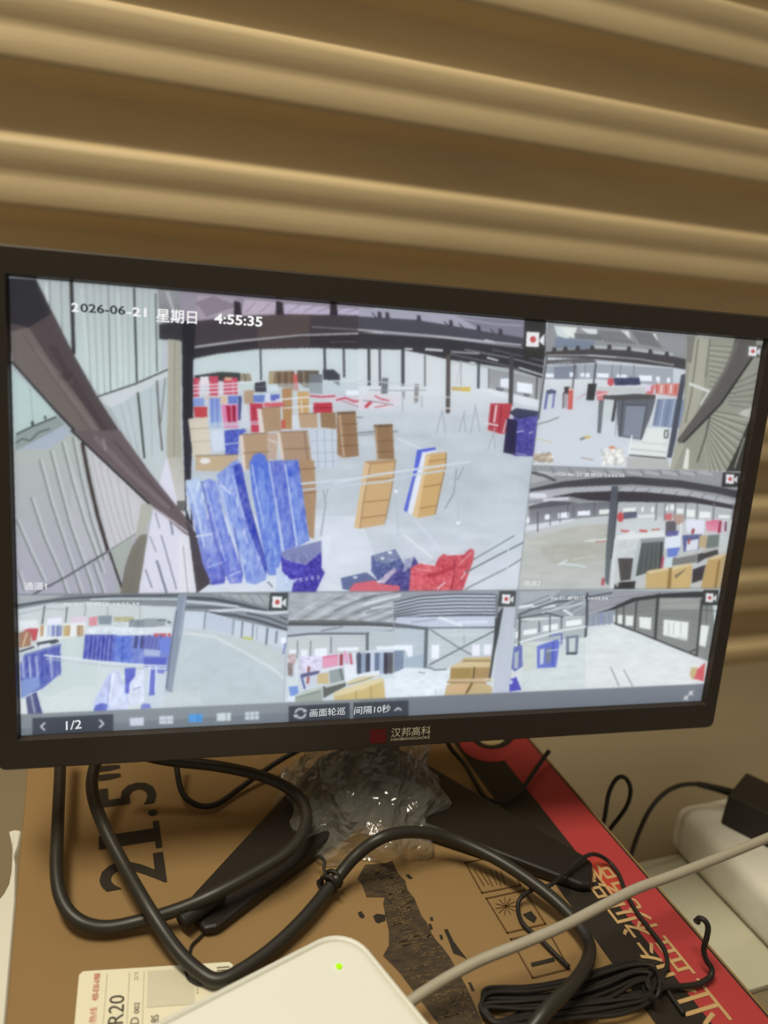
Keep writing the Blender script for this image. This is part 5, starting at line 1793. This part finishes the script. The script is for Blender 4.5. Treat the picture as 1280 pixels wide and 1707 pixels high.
cv = blur(cv, 9)
small = cv[::8, ::8].copy()
small = blur(small, 6)
yi_ = np.clip(np.arange(cv.shape[0]) / 8, 0, small.shape[0] - 1.001)
xi_ = np.clip(np.arange(cv.shape[1]) / 8, 0, small.shape[1] - 1.001)
a0_, b0_ = yi_.astype(int), xi_.astype(int)
fy_, fx_ = (yi_ - a0_)[:, None, None], (xi_ - b0_)[None, :, None]
wide = ((small[a0_][:, b0_] * (1 - fx_) + small[a0_][:, b0_ + 1] * fx_) * (1 - fy_) + (small[a0_ + 1][:, b0_] * (1 - fx_) + small[a0_ + 1][:, b0_ + 1] * fx_) * fy_)
cv = 0.86 * cv + 0.14 * wide.astype(np.float32)          # wide glow painted into the screen colours, softening them and lowering contrast
grey = cv.mean(2, keepdims=True)
cv = grey + (cv - grey) * 0.86
cv = np.clip(cv * np.array([0.985, 1.005, 1.03], np.float32) * 0.97 + 0.035 * np.array([200, 206, 214], np.float32), 0, 255)  # slight blue tint, and a thin pale haze painted over all the pictures
lin = np.where(cv / 255 <= 0.04045, cv / 255 / 12.92, ((cv / 255 + 0.055) / 1.055) ** 2.4).astype(np.float32)


def feed_mat():
    m = bpy.data.materials.new('screen_pixels')
    m.use_nodes = True
    nt = m.node_tree
    b = nt.nodes['Principled BSDF']
    b.inputs['Base Color'].default_value = (0.0, 0.0, 0.0, 1)
    b.inputs['Roughness'].default_value = 0.45
    b.inputs['Specular IOR Level'].default_value = 0.12
    at = nt.nodes.new('ShaderNodeAttribute')
    at.attribute_name = 'pixel'
    nt.links.new(at.outputs['Color'], b.inputs['Emission Color'])
    b.inputs['Emission Strength'].default_value = 1.0
    return m


M_feed = feed_mat()
STEP = 0.00052


def feed(name, rect, label_):
    u0, u1, v0, v1 = rect
    nu, nv = int((u1 - u0) / STEP) + 1, int((v1 - v0) / STEP) + 1
    uu = np.linspace(u0, u1, nu)
    v2 = np.linspace(v0, v1, nv)
    U_, V_ = np.meshgrid(uu, v2)
    pos = S0[None, None] + U_[..., None] * np.array([1.0, 0, 0]) + V_[..., None] * SU
    rel = pos - CAM
    dep = rel @ VIEW
    px = CX + FPX * (rel @ RIGHT) / dep
    py = CY - FPX * (rel @ UPV) / dep
    # keep samples just inside this picture
    xi = np.clip(((px - X0C) * SSX), 0, WC * SSX - 1).astype(int)
    yi = np.clip(((py - Y0C) * SSX), 0, HC * SSX - 1).astype(int)
    col = lin[yi, xi].reshape(-1, 3)
    b = np.array(base_of(scr_o))
    me = bpy.data.meshes.new(name)
    nvt = nu * nv
    me.vertices.add(nvt)
    me.vertices.foreach_set('co', (pos.reshape(-1, 3) - b).astype(np.float32).ravel())
    ii = np.arange(nvt).reshape(nv, nu)
    q_ = np.stack([ii[:-1, :-1], ii[:-1, 1:], ii[1:, 1:], ii[1:, :-1]], -1).reshape(-1, 4)
    me.loops.add(q_.size)
    me.loops.foreach_set('vertex_index', q_.ravel().astype(np.int32))
    me.polygons.add(len(q_))
    me.polygons.foreach_set('loop_start', (np.arange(len(q_)) * 4).astype(np.int32))
    me.update(calc_edges=True)
    ca = me.color_attributes.new('pixel', 'FLOAT_COLOR', 'POINT')
    ca.data.foreach_set('color', np.concatenate([col, np.ones((nvt, 1), np.float32)], 1).astype(np.float32).ravel())
    me.materials.append(M_feed)
    o = bpy.data.objects.new(name, me)
    o.parent = scr_o
    C.objects.link(o)
    o['label'] = label_
    return o


feed('camera_picture', MAINR, 'large camera picture of a warehouse with blue wrapped rolls and brown cartons')
feed('camera_picture', T2R, 'camera picture of a hall with grey cabinets and a ribbed wall')
feed('camera_picture', T3R, 'camera picture of a bare hall floor with cartons at its right')
feed('camera_picture', T4R, 'camera picture of blue wrapped goods beside an empty floor')
feed('camera_picture', T5R, 'camera picture of cartons under a ribbed roof')
feed('camera_picture', T6R, 'camera picture of a long empty hall with windows')
feed('toolbar', BAR, 'grey toolbar with page arrows and layout buttons')

# writing on the screen
E_w = emit('screen_white', srgb(246, 246, 246), 1.0)
E_d = emit('screen_dark', srgb(58, 62, 60), 1.0)
E_s = emit('screen_soft_white', srgb(226, 230, 230), 1.0)
DT = 0.0003
stext('2', (119.5, 519.5), (131.5, 520.2), 15, 'date_text', E_w, scr_o, DT, 0.022)
stext('026-06', (134, 520.5), (209, 525), 15, 'date_text', E_d, scr_o, DT, 0.022)
stext('-21', (211, 526.5), (244, 528.5), 15, 'date_text', E_w, scr_o, DT, 0.022)
stext('星期日', (260, 537), (328, 541), 23, 'weekday_text', E_w, scr_o, DT, 0.012)
stext('4:55:35', (357, 539), (437, 545), 17, 'time_text', E_w, scr_o, DT, 0.022)
stext('通道1', (40, 983), (78, 983), 13, 'channel_text', E_s, scr_o, DT, 0.012)
stext('通道2', (871, 976), (900, 976), 9, 'channel_text', E_s, scr_o, DT)
stext('1/2', (110, 1217), (136, 1214), 15, 'page_text', E_s, scr_o, DT, 0.012)
stext('画面轮巡', (516, 1195), (575, 1191), 13, 'button_text', E_s, scr_o, DT)
stext('间隔10秒', (590, 1191), (650, 1187), 13, 'button_text', E_s, scr_o, DT)
stext('2026-06-21 星期日 14:55:35', (922, 793), (1040, 796), 6, 'date_text', E_s, scr_o, DT)
stext('-06-21 星期日 14:55:34', (102, 1010), (232, 1009), 6.5, 'date_text', E_s, scr_o, DT)
stext('06-21 星期日 14:55:34', (918, 1000), (1012, 1000), 6, 'date_text', E_s, scr_o, DT)

# ------------------------------------------------------------------ clear film round the stand
def film_mat():
    m = bpy.data.materials.new('clear_film')
    m.use_nodes = True
    nt = m.node_tree
    out = nt.nodes['Material Output']
    nt.nodes.remove(nt.nodes['Principled BSDF'])
    tr = nt.nodes.new('ShaderNodeBsdfTransparent')
    tr.inputs[0].default_value = (0.95, 0.95, 0.94, 1)
    gl = nt.nodes.new('ShaderNodeBsdfGlossy')
    gl.inputs[0].default_value = (0.95, 0.95, 0.95, 1)
    gl.inputs['Roughness'].default_value = 0.07
    df = nt.nodes.new('ShaderNodeBsdfDiffuse')
    df.inputs[0].default_value = (0.75, 0.72, 0.66, 1)
    m1 = nt.nodes.new('ShaderNodeMixShader')
    m2 = nt.nodes.new('ShaderNodeMixShader')
    m1.inputs[0].default_value = 0.14
    nt.links.new(tr.outputs[0], m1.inputs[1])
    nt.links.new(df.outputs[0], m1.inputs[2])
    fr = nt.nodes.new('ShaderNodeFresnel')
    fr.inputs[0].default_value = 1.5
    ad = nt.nodes.new('ShaderNodeMath')
    ad.operation = 'MULTIPLY_ADD'
    ad.inputs[1].default_value = 0.5
    ad.inputs[2].default_value = 0.045
    nt.links.new(fr.outputs[0], ad.inputs[0])
    nt.links.new(ad.outputs[0], m2.inputs[0])
    nt.links.new(m1.outputs[0], m2.inputs[1])
    nt.links.new(gl.outputs[0], m2.inputs[2])
    tc = nt.nodes.new('ShaderNodeTexCoord')
    no = nt.nodes.new('ShaderNodeTexNoise')
    no.inputs['Scale'].default_value = 42
    no.inputs['Detail'].default_value = 3
    no.inputs['Distortion'].default_value = 1.5
    nt.links.new(tc.outputs['Object'], no.inputs['Vector'])
    bp_ = nt.nodes.new('ShaderNodeBump')
    bp_.inputs['Strength'].default_value = 0.9
    bp_.inputs['Distance'].default_value = 0.004
    nt.links.new(no.outputs['Fac'], bp_.inputs['Height'])
    for nd in (gl, df, fr):
        nt.links.new(bp_.outputs[0], nd.inputs['Normal'])
    nt.links.new(m2.outputs[0], out.inputs[0])
    return m


fv, ff_ = [], []
NA, NH = 64, 30
lev = [(0.000, 0.060, 0.058, -0.010, 0.018), (0.012, 0.059, 0.058, -0.009, 0.018), (0.024, 0.052, 0.050, -0.008, 0.022), (0.036, 0.046, 0.040, -0.006, 0.030),
       (0.050, 0.042, 0.032, -0.003, 0.040), (0.066, 0.040, 0.026, 0.000, 0.048), (0.080, 0.037, 0.022, 0.002, 0.054), (0.095, 0.032, 0.020, 0.003, 0.060)]
lev = np.array(lev)
jit = rng.normal(0, 1, (NH, NA))
jit = (jit + np.roll(jit, 1, 1) + np.roll(jit, 1, 0)) / 1.7
for i in range(NH):
    h = lev[-1, 0] * i / (NH - 1)
    rx, ry, ox, oy = [np.interp(h, lev[:, 0], lev[:, c]) for c in (1, 2, 3, 4)]
    for k in range(NA):
        a = 2 * math.pi * k / NA
        fold = 1 + 0.09 * math.sin(5 * a + 9 * h / 0.05) + 0.06 * math.sin(11 * a - 60 * h) + 0.018 * jit[i, k]
        fv.append((ox + rx * fold * math.cos(a), oy + ry * fold * math.sin(a), BOXTOP + 0.0015 + h + 0.0012 * (jit[i, k] if i else 0)))
    if i:
        o = (i - 1) * NA
        for k in range(NA):
            k2 = (k + 1) % NA
            ff_.append((o + k, o + k2, o + NA + k2, o + NA + k))
fv = [np.array(v) for v in fv]
for v in fv:
    v[2] = max(v[2], BOXTOP + 0.001)
film = mesh_obj('plastic_film', fv, ff_, film_mat(), loc=(-0.005, 0.03, BOXTOP))
tag(film, 'crumpled clear plastic film wrapped around the neck of the monitor stand', 'plastic film')

# ------------------------------------------------------------------ router
M_router = mat('router_white', (0.84, 0.83, 0.77), 0.4, 0.4)
M_router2 = mat('router_rim', (0.80, 0.79, 0.72), 0.45, 0.4)
RT = 0.152
apex = P(581, 1534, RT)
le = P(240, 1707, RT) - P(500, 1575, RT)
le[2] = 0
le /= np.linalg.norm(le)
re_ = np.array([-le[1], le[0], 0.0])
if re_ @ (P(735, 1707, RT) - P(640, 1600, RT)) < 0:
    re_ = -re_
RL, RW = 0.170, 0.125


def Rt(a, b, z):                              # a along the left-going edge, b along the right-going edge from the corner
    p = apex + le * a + re_ * b
    return np.array([p[0], p[1], z])


def rring(inset, z, r):
    pts = []
    for ca, cb, s in ((RL - r - inset, RW - r - inset, 0), (r + inset, RW - r - inset, 90), (r + inset, r + inset, 180), (RL - r - inset, r + inset, 270)):
        for k in range(9):
            a = math.radians(s + 90 * k / 8)
            pts.append(Rt(ca + r * math.cos(a), cb + r * math.sin(a), z))
    return pts


router = root('router', Rt(RL / 2, RW / 2, BOXTOP), 'white square router with rounded corners and one green light', 'router')
def loft(rings, close_lo=True, close_hi=True):
    v, f = [], []
    nn = len(rings[0])
    for r_ in rings:
        v += list(r_)
    for i in range(len(rings) - 1):
        for k in range(nn):
            f.append((i * nn + k, i * nn + (k + 1) % nn, (i + 1) * nn + (k + 1) % nn, (i + 1) * nn + k))
    if close_lo:
        f.append(tuple(range(nn))[::-1])
    if close_hi:
        f.append(tuple(range((len(rings) - 1) * nn, len(rings) * nn)))
    return v, f


def fixn(o):
    bm = bmesh.new()
    bm.from_mesh(o.data)
    bmesh.ops.recalc_face_normals(bm, faces=bm.faces)
    bm.to_mesh(o.data)
    bm.free()
    return o


v_, f_ = loft([rring(0.006, BOXTOP + 0.002, 0.016), rring(0.001, BOXTOP + 0.008, 0.020), rring(0.0, RT - 0.006, 0.021), rring(0.0006, RT - 0.0025, 0.021),
               rring(0.0018, RT - 0.0006, 0.0205), rring(0.0030, RT, 0.020), rring(0.0040, RT - 0.0006, 0.0195), rring(0.0046, RT - 0.0024, 0.019)], True, False)
body = fixn(mesh_obj('router_body', v_, f_, M_router2, router))
v_, f_ = loft([rring(0.0043, RT - 0.0030, 0.019), rring(0.0052, RT - 0.0014, 0.0185), rring(0.0062, RT - 0.0007, 0.018), rring(0.0085, RT - 0.0004, 0.016)])
fixn(mesh_obj('top_cover', v_, f_, M_router, router))
lc = P(565, 1611, RT)
ring0 = [np.array([lc[0] + 0.0018 * math.cos(a), lc[1] + 0.0018 * math.sin(a), RT + 0.0003]) for a in np.linspace(0, 2 * math.pi, 17)[:-1]]
tag(flat('status_light', ring0, emit('green_led', srgb(190, 255, 20), 1.0), router), 'small lit green light')
for a, b in ((0.025, 0.025), (RL - 0.025, 0.025), (RL - 0.025, RW - 0.025), (0.025, RW - 0.025)):
    fp = [Rt(a + 0.006 * math.cos(t), b + 0.006 * math.sin(t), 0) for t in np.linspace(0, 2 * math.pi, 13)[:-1]]
    bm_obj('rubber_foot', prism_bm(fp, lambda p: (p[0], p[1], BOXTOP + 0.0005), lambda p: (p[0], p[1], BOXTOP + 0.0025)), MATS['rubber'], router)
M_port = mat('port_black', (0.02, 0.02, 0.02), 0.5)
for k in range(3):
    b0 = 0.052 + 0.019 * k
    bm_obj('network_port', box_bm(lambda x, y, z: Rt(x, y, z), -0.0006, 0.006, b0, b0 + 0.013, BOXTOP + 0.010, BOXTOP + 0.021), M_port, router)

# ------------------------------------------------------------------ cables
M_cab = mat('cable_black', srgb(44, 40, 34), 0.42, 0.5)
M_cab2 = mat('cable_black_matt', srgb(34, 30, 26), 0.55, 0.4)
M_eth = mat('cable_grey', srgb(172, 163, 146), 0.55, 0.4, noise=0.08, nscale=60)


def cable(name, pts, r, material, label, sides=12, n=10, cat='cable', group=None):
    world_pts = [P(*p) if not isinstance(p, np.ndarray) else p for p in pts]
    v, f = tube(world_pts, r, sides, n)
    o = mesh_obj(name, v, f, material, None, True, loc=tuple(world_pts[0]))
    tag(o, label, cat, group or ('loose thin black cords' if name == 'thin_cord' else None))
    return o


Z = BOXTOP
R1 = 0.0040
cable('power_cable', [(102, 1215, Z + 0.040), (100, 1290, Z + 0.032), (96, 1380, Z + 0.026), (94, 1450, Z + 0.020), (103, 1500, Z + 0.015), (130, 1534, Z + 0.011), (175, 1546, Z + 0.008), (235, 1535, Z + 0.009),
                      (300, 1515, Z + 0.015), (360, 1489, Z + 0.021), (430, 1452, Z + 0.025), (482, 1418, Z + 0.028), (508, 1380, Z + 0.031), (508, 1345, Z + 0.034), (482, 1315, Z + 0.037),
                      (430, 1292, Z + 0.040), (360, 1277, Z + 0.042), (270, 1266, Z + 0.045), (190, 1245, Z + 0.055)], R1, M_cab,
      'thick black cable looping down at far left and back over the left stand leg')
cable('video_cable', [(175, 1235, Z + 0.050), (156, 1285, Z + 0.043), (155, 1325, Z + 0.039), (172, 1375, Z + 0.034), (205, 1440, Z + 0.027), (250, 1518, Z + 0.022), (296, 1585, Z + 0.012), (335, 1622, Z + 0.0065), (362, 1634, Z + 0.0055),
                      (395, 1622, Z + 0.006), (450, 1584, Z + 0.007), (505, 1532, Z + 0.009), (555, 1472, Z + 0.012), (595, 1425, Z + 0.024), (640, 1395, Z + 0.034), (690, 1387, Z + 0.030), (750, 1397, Z + 0.022), (820, 1428, Z + 0.018),
                      (890, 1473, Z + 0.017), (945, 1520, Z + 0.014), (978, 1565, Z + 0.013), (980, 1600, Z + 0.016), (955, 1640, Z + 0.021), (910, 1685, Z + 0.021), (870, 1740, Z + 0.012), (850, 1800, Z + 0.006), (870, 1870, Z + 0.005), (950, 1960, Z + 0.006)], lambda t: 0.0041, M_cab,
      'thick black cable from the size print under the plastic film to the coiled cord')
cable('thin_cord', [(292, 1240, Z + 0.03), (296, 1290, Z + 0.018), (306, 1325, Z + 0.009), (332, 1343, Z + 0.005), (362, 1340, Z + 0.004), (400, 1314, Z + 0.005), (440, 1285, Z + 0.010), (480, 1260, Z + 0.016), (530, 1235, Z + 0.025)],
      0.0021, M_cab2, 'thin black cord in a small hanging loop beside the size print')
cable('thin_cord', [(738, 1220, Z + 0.02), (752, 1248, Z + 0.012), (775, 1275, Z + 0.006), (793, 1305, Z + 0.004), (808, 1328, Z + 0.004), (828, 1337, Z + 0.004), (850, 1332, Z + 0.005), (872, 1312, Z + 0.006), (888, 1290, Z + 0.008), (903, 1268, Z + 0.010), (915, 1252, Z + 0.014)],
      0.0019, M_cab2, 'thin black cord lying across the red stripe near the monitor')
cable('thin_cord', [(1000, 1400, 0.07), (1008, 1362, 0.105), (1015, 1322, 0.125), (1028, 1298, 0.136), (1042, 1297, 0.136), (1051, 1316, 0.127), (1044, 1345, 0.110), (1020, 1378, 0.085), (1003, 1400, 0.06)],
      0.0018, M_cab2, 'thin black cord loop standing up behind the red edge of the carton')
cable('thin_cord', [(1140, 1690, Z + 0.003), (1112, 1650, Z + 0.003), (1104, 1628, Z + 0.003), (1112, 1608, Z + 0.0035), (1106, 1580, Z + 0.003), (1080, 1545, Z + 0.003), (1058, 1515, Z + 0.003), (1042, 1485, Z + 0.003), (1030, 1455, Z + 0.004), (1012, 1434, Z + 0.006), (990, 1424, Z + 0.0125),
                    (968, 1432, Z + 0.0145), (945, 1452, Z + 0.014), (918, 1475, Z + 0.018), (890, 1482, Z + 0.013), (868, 1497, Z + 0.006), (863, 1515, Z + 0.003), (872, 1540, Z + 0.003), (900, 1565, Z + 0.003), (925, 1590, Z + 0.003), (948, 1612, Z + 0.003)],
      0.0014, M_cab2, 'thin black cord curling over the tip of the right stand leg')
cable('thin_cord', [(1095, 1652, Z + 0.006), (1112, 1645, Z + 0.005), (1140, 1644, Z + 0.004), (1165, 1640, Z + 0.004), (1184, 1628, Z + 0.005), (1186, 1614, Z + 0.008), (1177, 1600, Z + 0.012), (1173, 1582, Z + 0.018), (1178, 1562, Z + 0.026), (1180, 1545, Z + 0.032), (1174, 1534, Z + 0.035), (1165, 1531, Z + 0.034), (1161, 1537, Z + 0.031)],
      lambda t: 0.0017 if t < 0.97 else 0.0022, M_cab2, 'short black cord end curling up over the red stripe')
cable('network_cable', [P(640, 1700, Z + 0.017), P(672, 1678, Z + 0.017), P(702, 1657, Z + 0.020), P(745, 1630, Z + 0.024), P(800, 1601, Z + 0.030), P(870, 1573, Z + 0.036), P(940, 1543, Z + 0.040), P(1000, 1512, Z + 0.043), P(1060, 1482, Z + 0.045),
                        P(1120, 1460, Z + 0.046), P(1180, 1437, Z + 0.045), P(1235, 1415, Z + 0.045), P(1290, 1392, Z + 0.046), P(1360, 1360, Z + 0.04)], 0.0031, M_eth,
      'grey round network cable crossing above the carton to the white router')
# coiled flat bundle
bundle = root('cord_bundle', tuple(P(950, 1650, Z)), 'coiled bundle of thin black cord lying on the black stripe of the carton', 'cord bundle')
cq = lambda x, y: (740 + x / 4.267, 1400 + y / 4.267)
for k in range(9):
    def j(s):
        return random.uniform(-s, s)
    zz = Z + 0.0022 + 0.0021 * (k % 3)
    up_ = [(262, 1160 + 8 * k), (320, 1066 + 17 * k), (600, 1040 + 21 * k), (900, 985 + 25 * k), (1150, 905 + 27 * k), (1350, 858 + 19 * k), (1470, 880 + 13 * k)]
    dn_ = [(1505 - 8 * k, 985 + 3 * k), (1460, 1075 + 9 * k), (1250, 1110 + 15 * k), (950, 1150 + 15 * k), (650, 1205 + 13 * k), (400, 1290 + 4 * k), (282, 1250 - 4 * k)]
    pts = [(x + j(16), y + j(12)) for x, y in up_ + dn_]
    wp = [P(*cq(x, y), zz + random.uniform(-0.0004, 0.0004)) for x, y in pts + pts[:1]]
    v, f = tube(wp, 0.00125, 8, 8)
    mesh_obj('cord_turn', v, f, M_cab2, bundle, True)
tp = [P(1086 + 14 * math.cos(a), 1640 + 26 * math.sin(a), Z + 0.009 + 0.006 * math.cos(a * 1)) for a in np.linspace(0, 2 * math.pi, 14)]
v, f = tube(tp, 0.0012, 8, 5)
mesh_obj('wrap_tie', v, f, M_cab2, bundle, True)
# twist tie on the thick cable
tw = root('twist_tie', tuple(P(545, 1480, Z)), 'black wire twist tie around the thick cable below the plastic film', 'cable tie')
for off in (0.0, 1.0):
    c0 = P(548 + 8 * off, 1474 - 9 * off, Z + 0.012)
    ax = P(560, 1465, Z + 0.012) - P(540, 1490, Z + 0.012)
    ax /= np.linalg.norm(ax)
    n1 = np.cross(ax, [0, 0, 1.0])
    n1 /= np.linalg.norm(n1)
    n2 = np.cross(n1, ax)
    v, f = tube([c0 + 0.0056 * (math.cos(a) * n1 + math.sin(a) * n2) for a in np.linspace(0, 2 * math.pi, 12)], 0.0015, 8, 4)
    mesh_obj('tie_turn', v, f, M_cab2, tw, True)
v, f = tube([P(546, 1468, Z + 0.014), P(540, 1448, Z + 0.016), P(541, 1436, Z + 0.018), P(533, 1428, Z + 0.018), P(524, 1428, Z + 0.016)], 0.0011, 8, 6)
mesh_obj('tie_end', v, f, M_cab2, tw, True)
v, f = tube([P(543, 1482, Z + 0.012), P(534, 1480, Z + 0.010), P(530, 1470, Z + 0.008), P(538, 1466, Z + 0.007)], 0.0011, 8, 6)
mesh_obj('tie_end', v, f, M_cab2, tw, True)
# cable plug on the carton beside the left leg
v, f = tube([P(303, 1538, Z + 0.010), P(318, 1525, Z + 0.011), P(345, 1506, Z + 0.013), P(372, 1490, Z + 0.015)], lambda t: 0.0052 if t < 0.65 else 0.0052 - 0.004 * (t - 0.65), 14, 8)
plug = mesh_obj('cable_plug', v, f, M_cab2, None, True, loc=tuple(P(318, 1530, Z)))
tag(plug, 'black moulded cable plug resting against the tip of the left stand leg', 'plug')
cable('thin_cord', [(352, 1525, Z + 0.003), (348, 1545, Z + 0.002), (335, 1560, Z + 0.002), (320, 1575, Z + 0.002), (316, 1588, Z + 0.002)], 0.0008, M_cab2,
      'very thin dark wire hanging from beneath the left stand leg')
cable('thin_cord', [(309, 1612, Z + 0.002), (312, 1628, Z + 0.002), (325, 1638, Z + 0.002), (345, 1642, Z + 0.003)], 0.0008, M_cab2,
      'very thin dark wire lying on the white shipping label')

# ------------------------------------------------------------------ foam block, adapter, pale board, white bag
M_foam = mat('white_foam', (0.84, 0.81, 0.73), 0.9, 0.1, noise=0.14, nscale=40, bump=0.3, bscale=300)
bmf = box_bm(W, 0.318, 0.56, -0.24, 0.036, 0.0062, 0.054, 0.012, 4)
foam = bm_obj('foam_block', bmf, M_foam, None, True, loc=tuple(W(0.44, -0.1, 0.0062)))
tag(foam, 'soft white foam block on the desk beside the red side of the carton', 'foam')
M_board = mat('pale_board', (0.60, 0.58, 0.46), 0.6, 0.3, noise=0.06, nscale=10)
brd = bm_obj('pale_board', box_bm(W, 0.19, 0.62, -0.1165, 0.022, 0.0004, 0.006, 0.001), M_board, None, False, loc=tuple(W(0.4, -0.05, 0)))
tag(brd, 'thin pale greenish board lying on the desk underneath the foam block', 'board')
M_adp = mat('adapter_plastic', srgb(42, 38, 33), 0.5, 0.4, bump=0.05, bscale=900)
a0 = P(1200, 1372, 0.055)
ad_a = P(1262, 1404, 0.055) - a0
ad_a /= np.linalg.norm(ad_a)
ad_b = np.array([-ad_a[1], ad_a[0], 0.0])


def AD(x, y, z):
    p = a0 + ad_a * x + ad_b * y
    return np.array([p[0], p[1], z])


adp = root('power_adapter', tuple(AD(0.03, 0.024, 0.0545)), 'black plug-in power adapter lying on the white foam block', 'power adapter')
bm_obj('adapter_body', box_bm(AD, 0.0, 0.085, 0.0, 0.050, 0.0545, 0.0865, 0.002, 2), M_adp, adp)
mid = AD(-0.001, 0.030, 0.071)
srl = [P(1222, 1322, 0.074), P(1200, 1316, 0.077), P(1180, 1311, 0.080), P(1163, 1307, 0.082)]
v, f = tube(srl, lambda t: 0.0040 - 0.0014 * t, 12, 6)
mesh_obj('strain_relief', v, f, M_adp, adp, True)
v, f = tube([P(1163, 1307, 0.082), P(1135, 1309, 0.083), P(1108, 1322, 0.079), P(1085, 1347, 0.068), P(1068, 1380, 0.050), P(1056, 1412, 0.032), P(1046, 1440, 0.012), P(1020, 1445, 0.004)], 0.0021, 10, 8)
mesh_obj('adapter_cord', v, f, M_cab, adp, True)


M_bag = mat('white_plastic', (0.80, 0.78, 0.71), 0.5, 0.4, noise=0.06, nscale=12, bump=0.2, bscale=60)
XE = -0.2450                                   # the sheet slopes down to the left from the carton's top edge to the desk
BN = np.cross(BD, -BP - np.array([0, 0, 0.6]))
BN = BN / np.linalg.norm(BN)
if BN[2] < 0:
    BN = -BN
B0 = W(XE, 0.0, 0.1195)


def on_sheet(px, py):
    d = ray(px, py)
    return CAM + d * (((B0 - CAM) @ BN) / (d @ BN))


edge = [on_sheet(14, 1386), on_sheet(24, 1383)]
xs_ = [float(e @ BP) for e in edge]
rt = []
for py in (1392, 1414, 1426, 1441, 1500, 1560, 1640, 1720, 1800):
    e = on_sheet(20, py)
    off = {1426: -0.003, 1414: -0.0012, 1441: -0.0016}.get(py, 0.0)
    rt.append(B0 + BD * float((e - B0) @ BD) + (BP + np.array([0, 0, 0.6])) * off)
low = B0 - (BP + np.array([0, 0, 0.6])) * 0.19
y_lo, y_hi = float((on_sheet(20, 1800) - B0) @ BD), float((on_sheet(0, 1500) - B0) @ BD)
lf = [low + BD * y_lo, low + BD * (y_hi + 0.0)]
lf2 = [on_sheet(x, y) for x, y in ((-60, 1560), (-25, 1522), (-6, 1505), (6, 1490), (14, 1475), (18, 1455), (20, 1430), (19, 1408))]
outl = edge + rt + lf + lf2
bmb = prism_bm(outl, lambda p_: p_ - BN * 0.003, lambda p_: p_, 0.0006, 1)
bag = bm_obj('white_plastic_sheet', bmb, M_bag, None, False, loc=tuple(W(-0.36, -0.1, 0.004)))
tag(bag, 'white plastic sheet leaning on the left edge of the carton', 'plastic sheet')
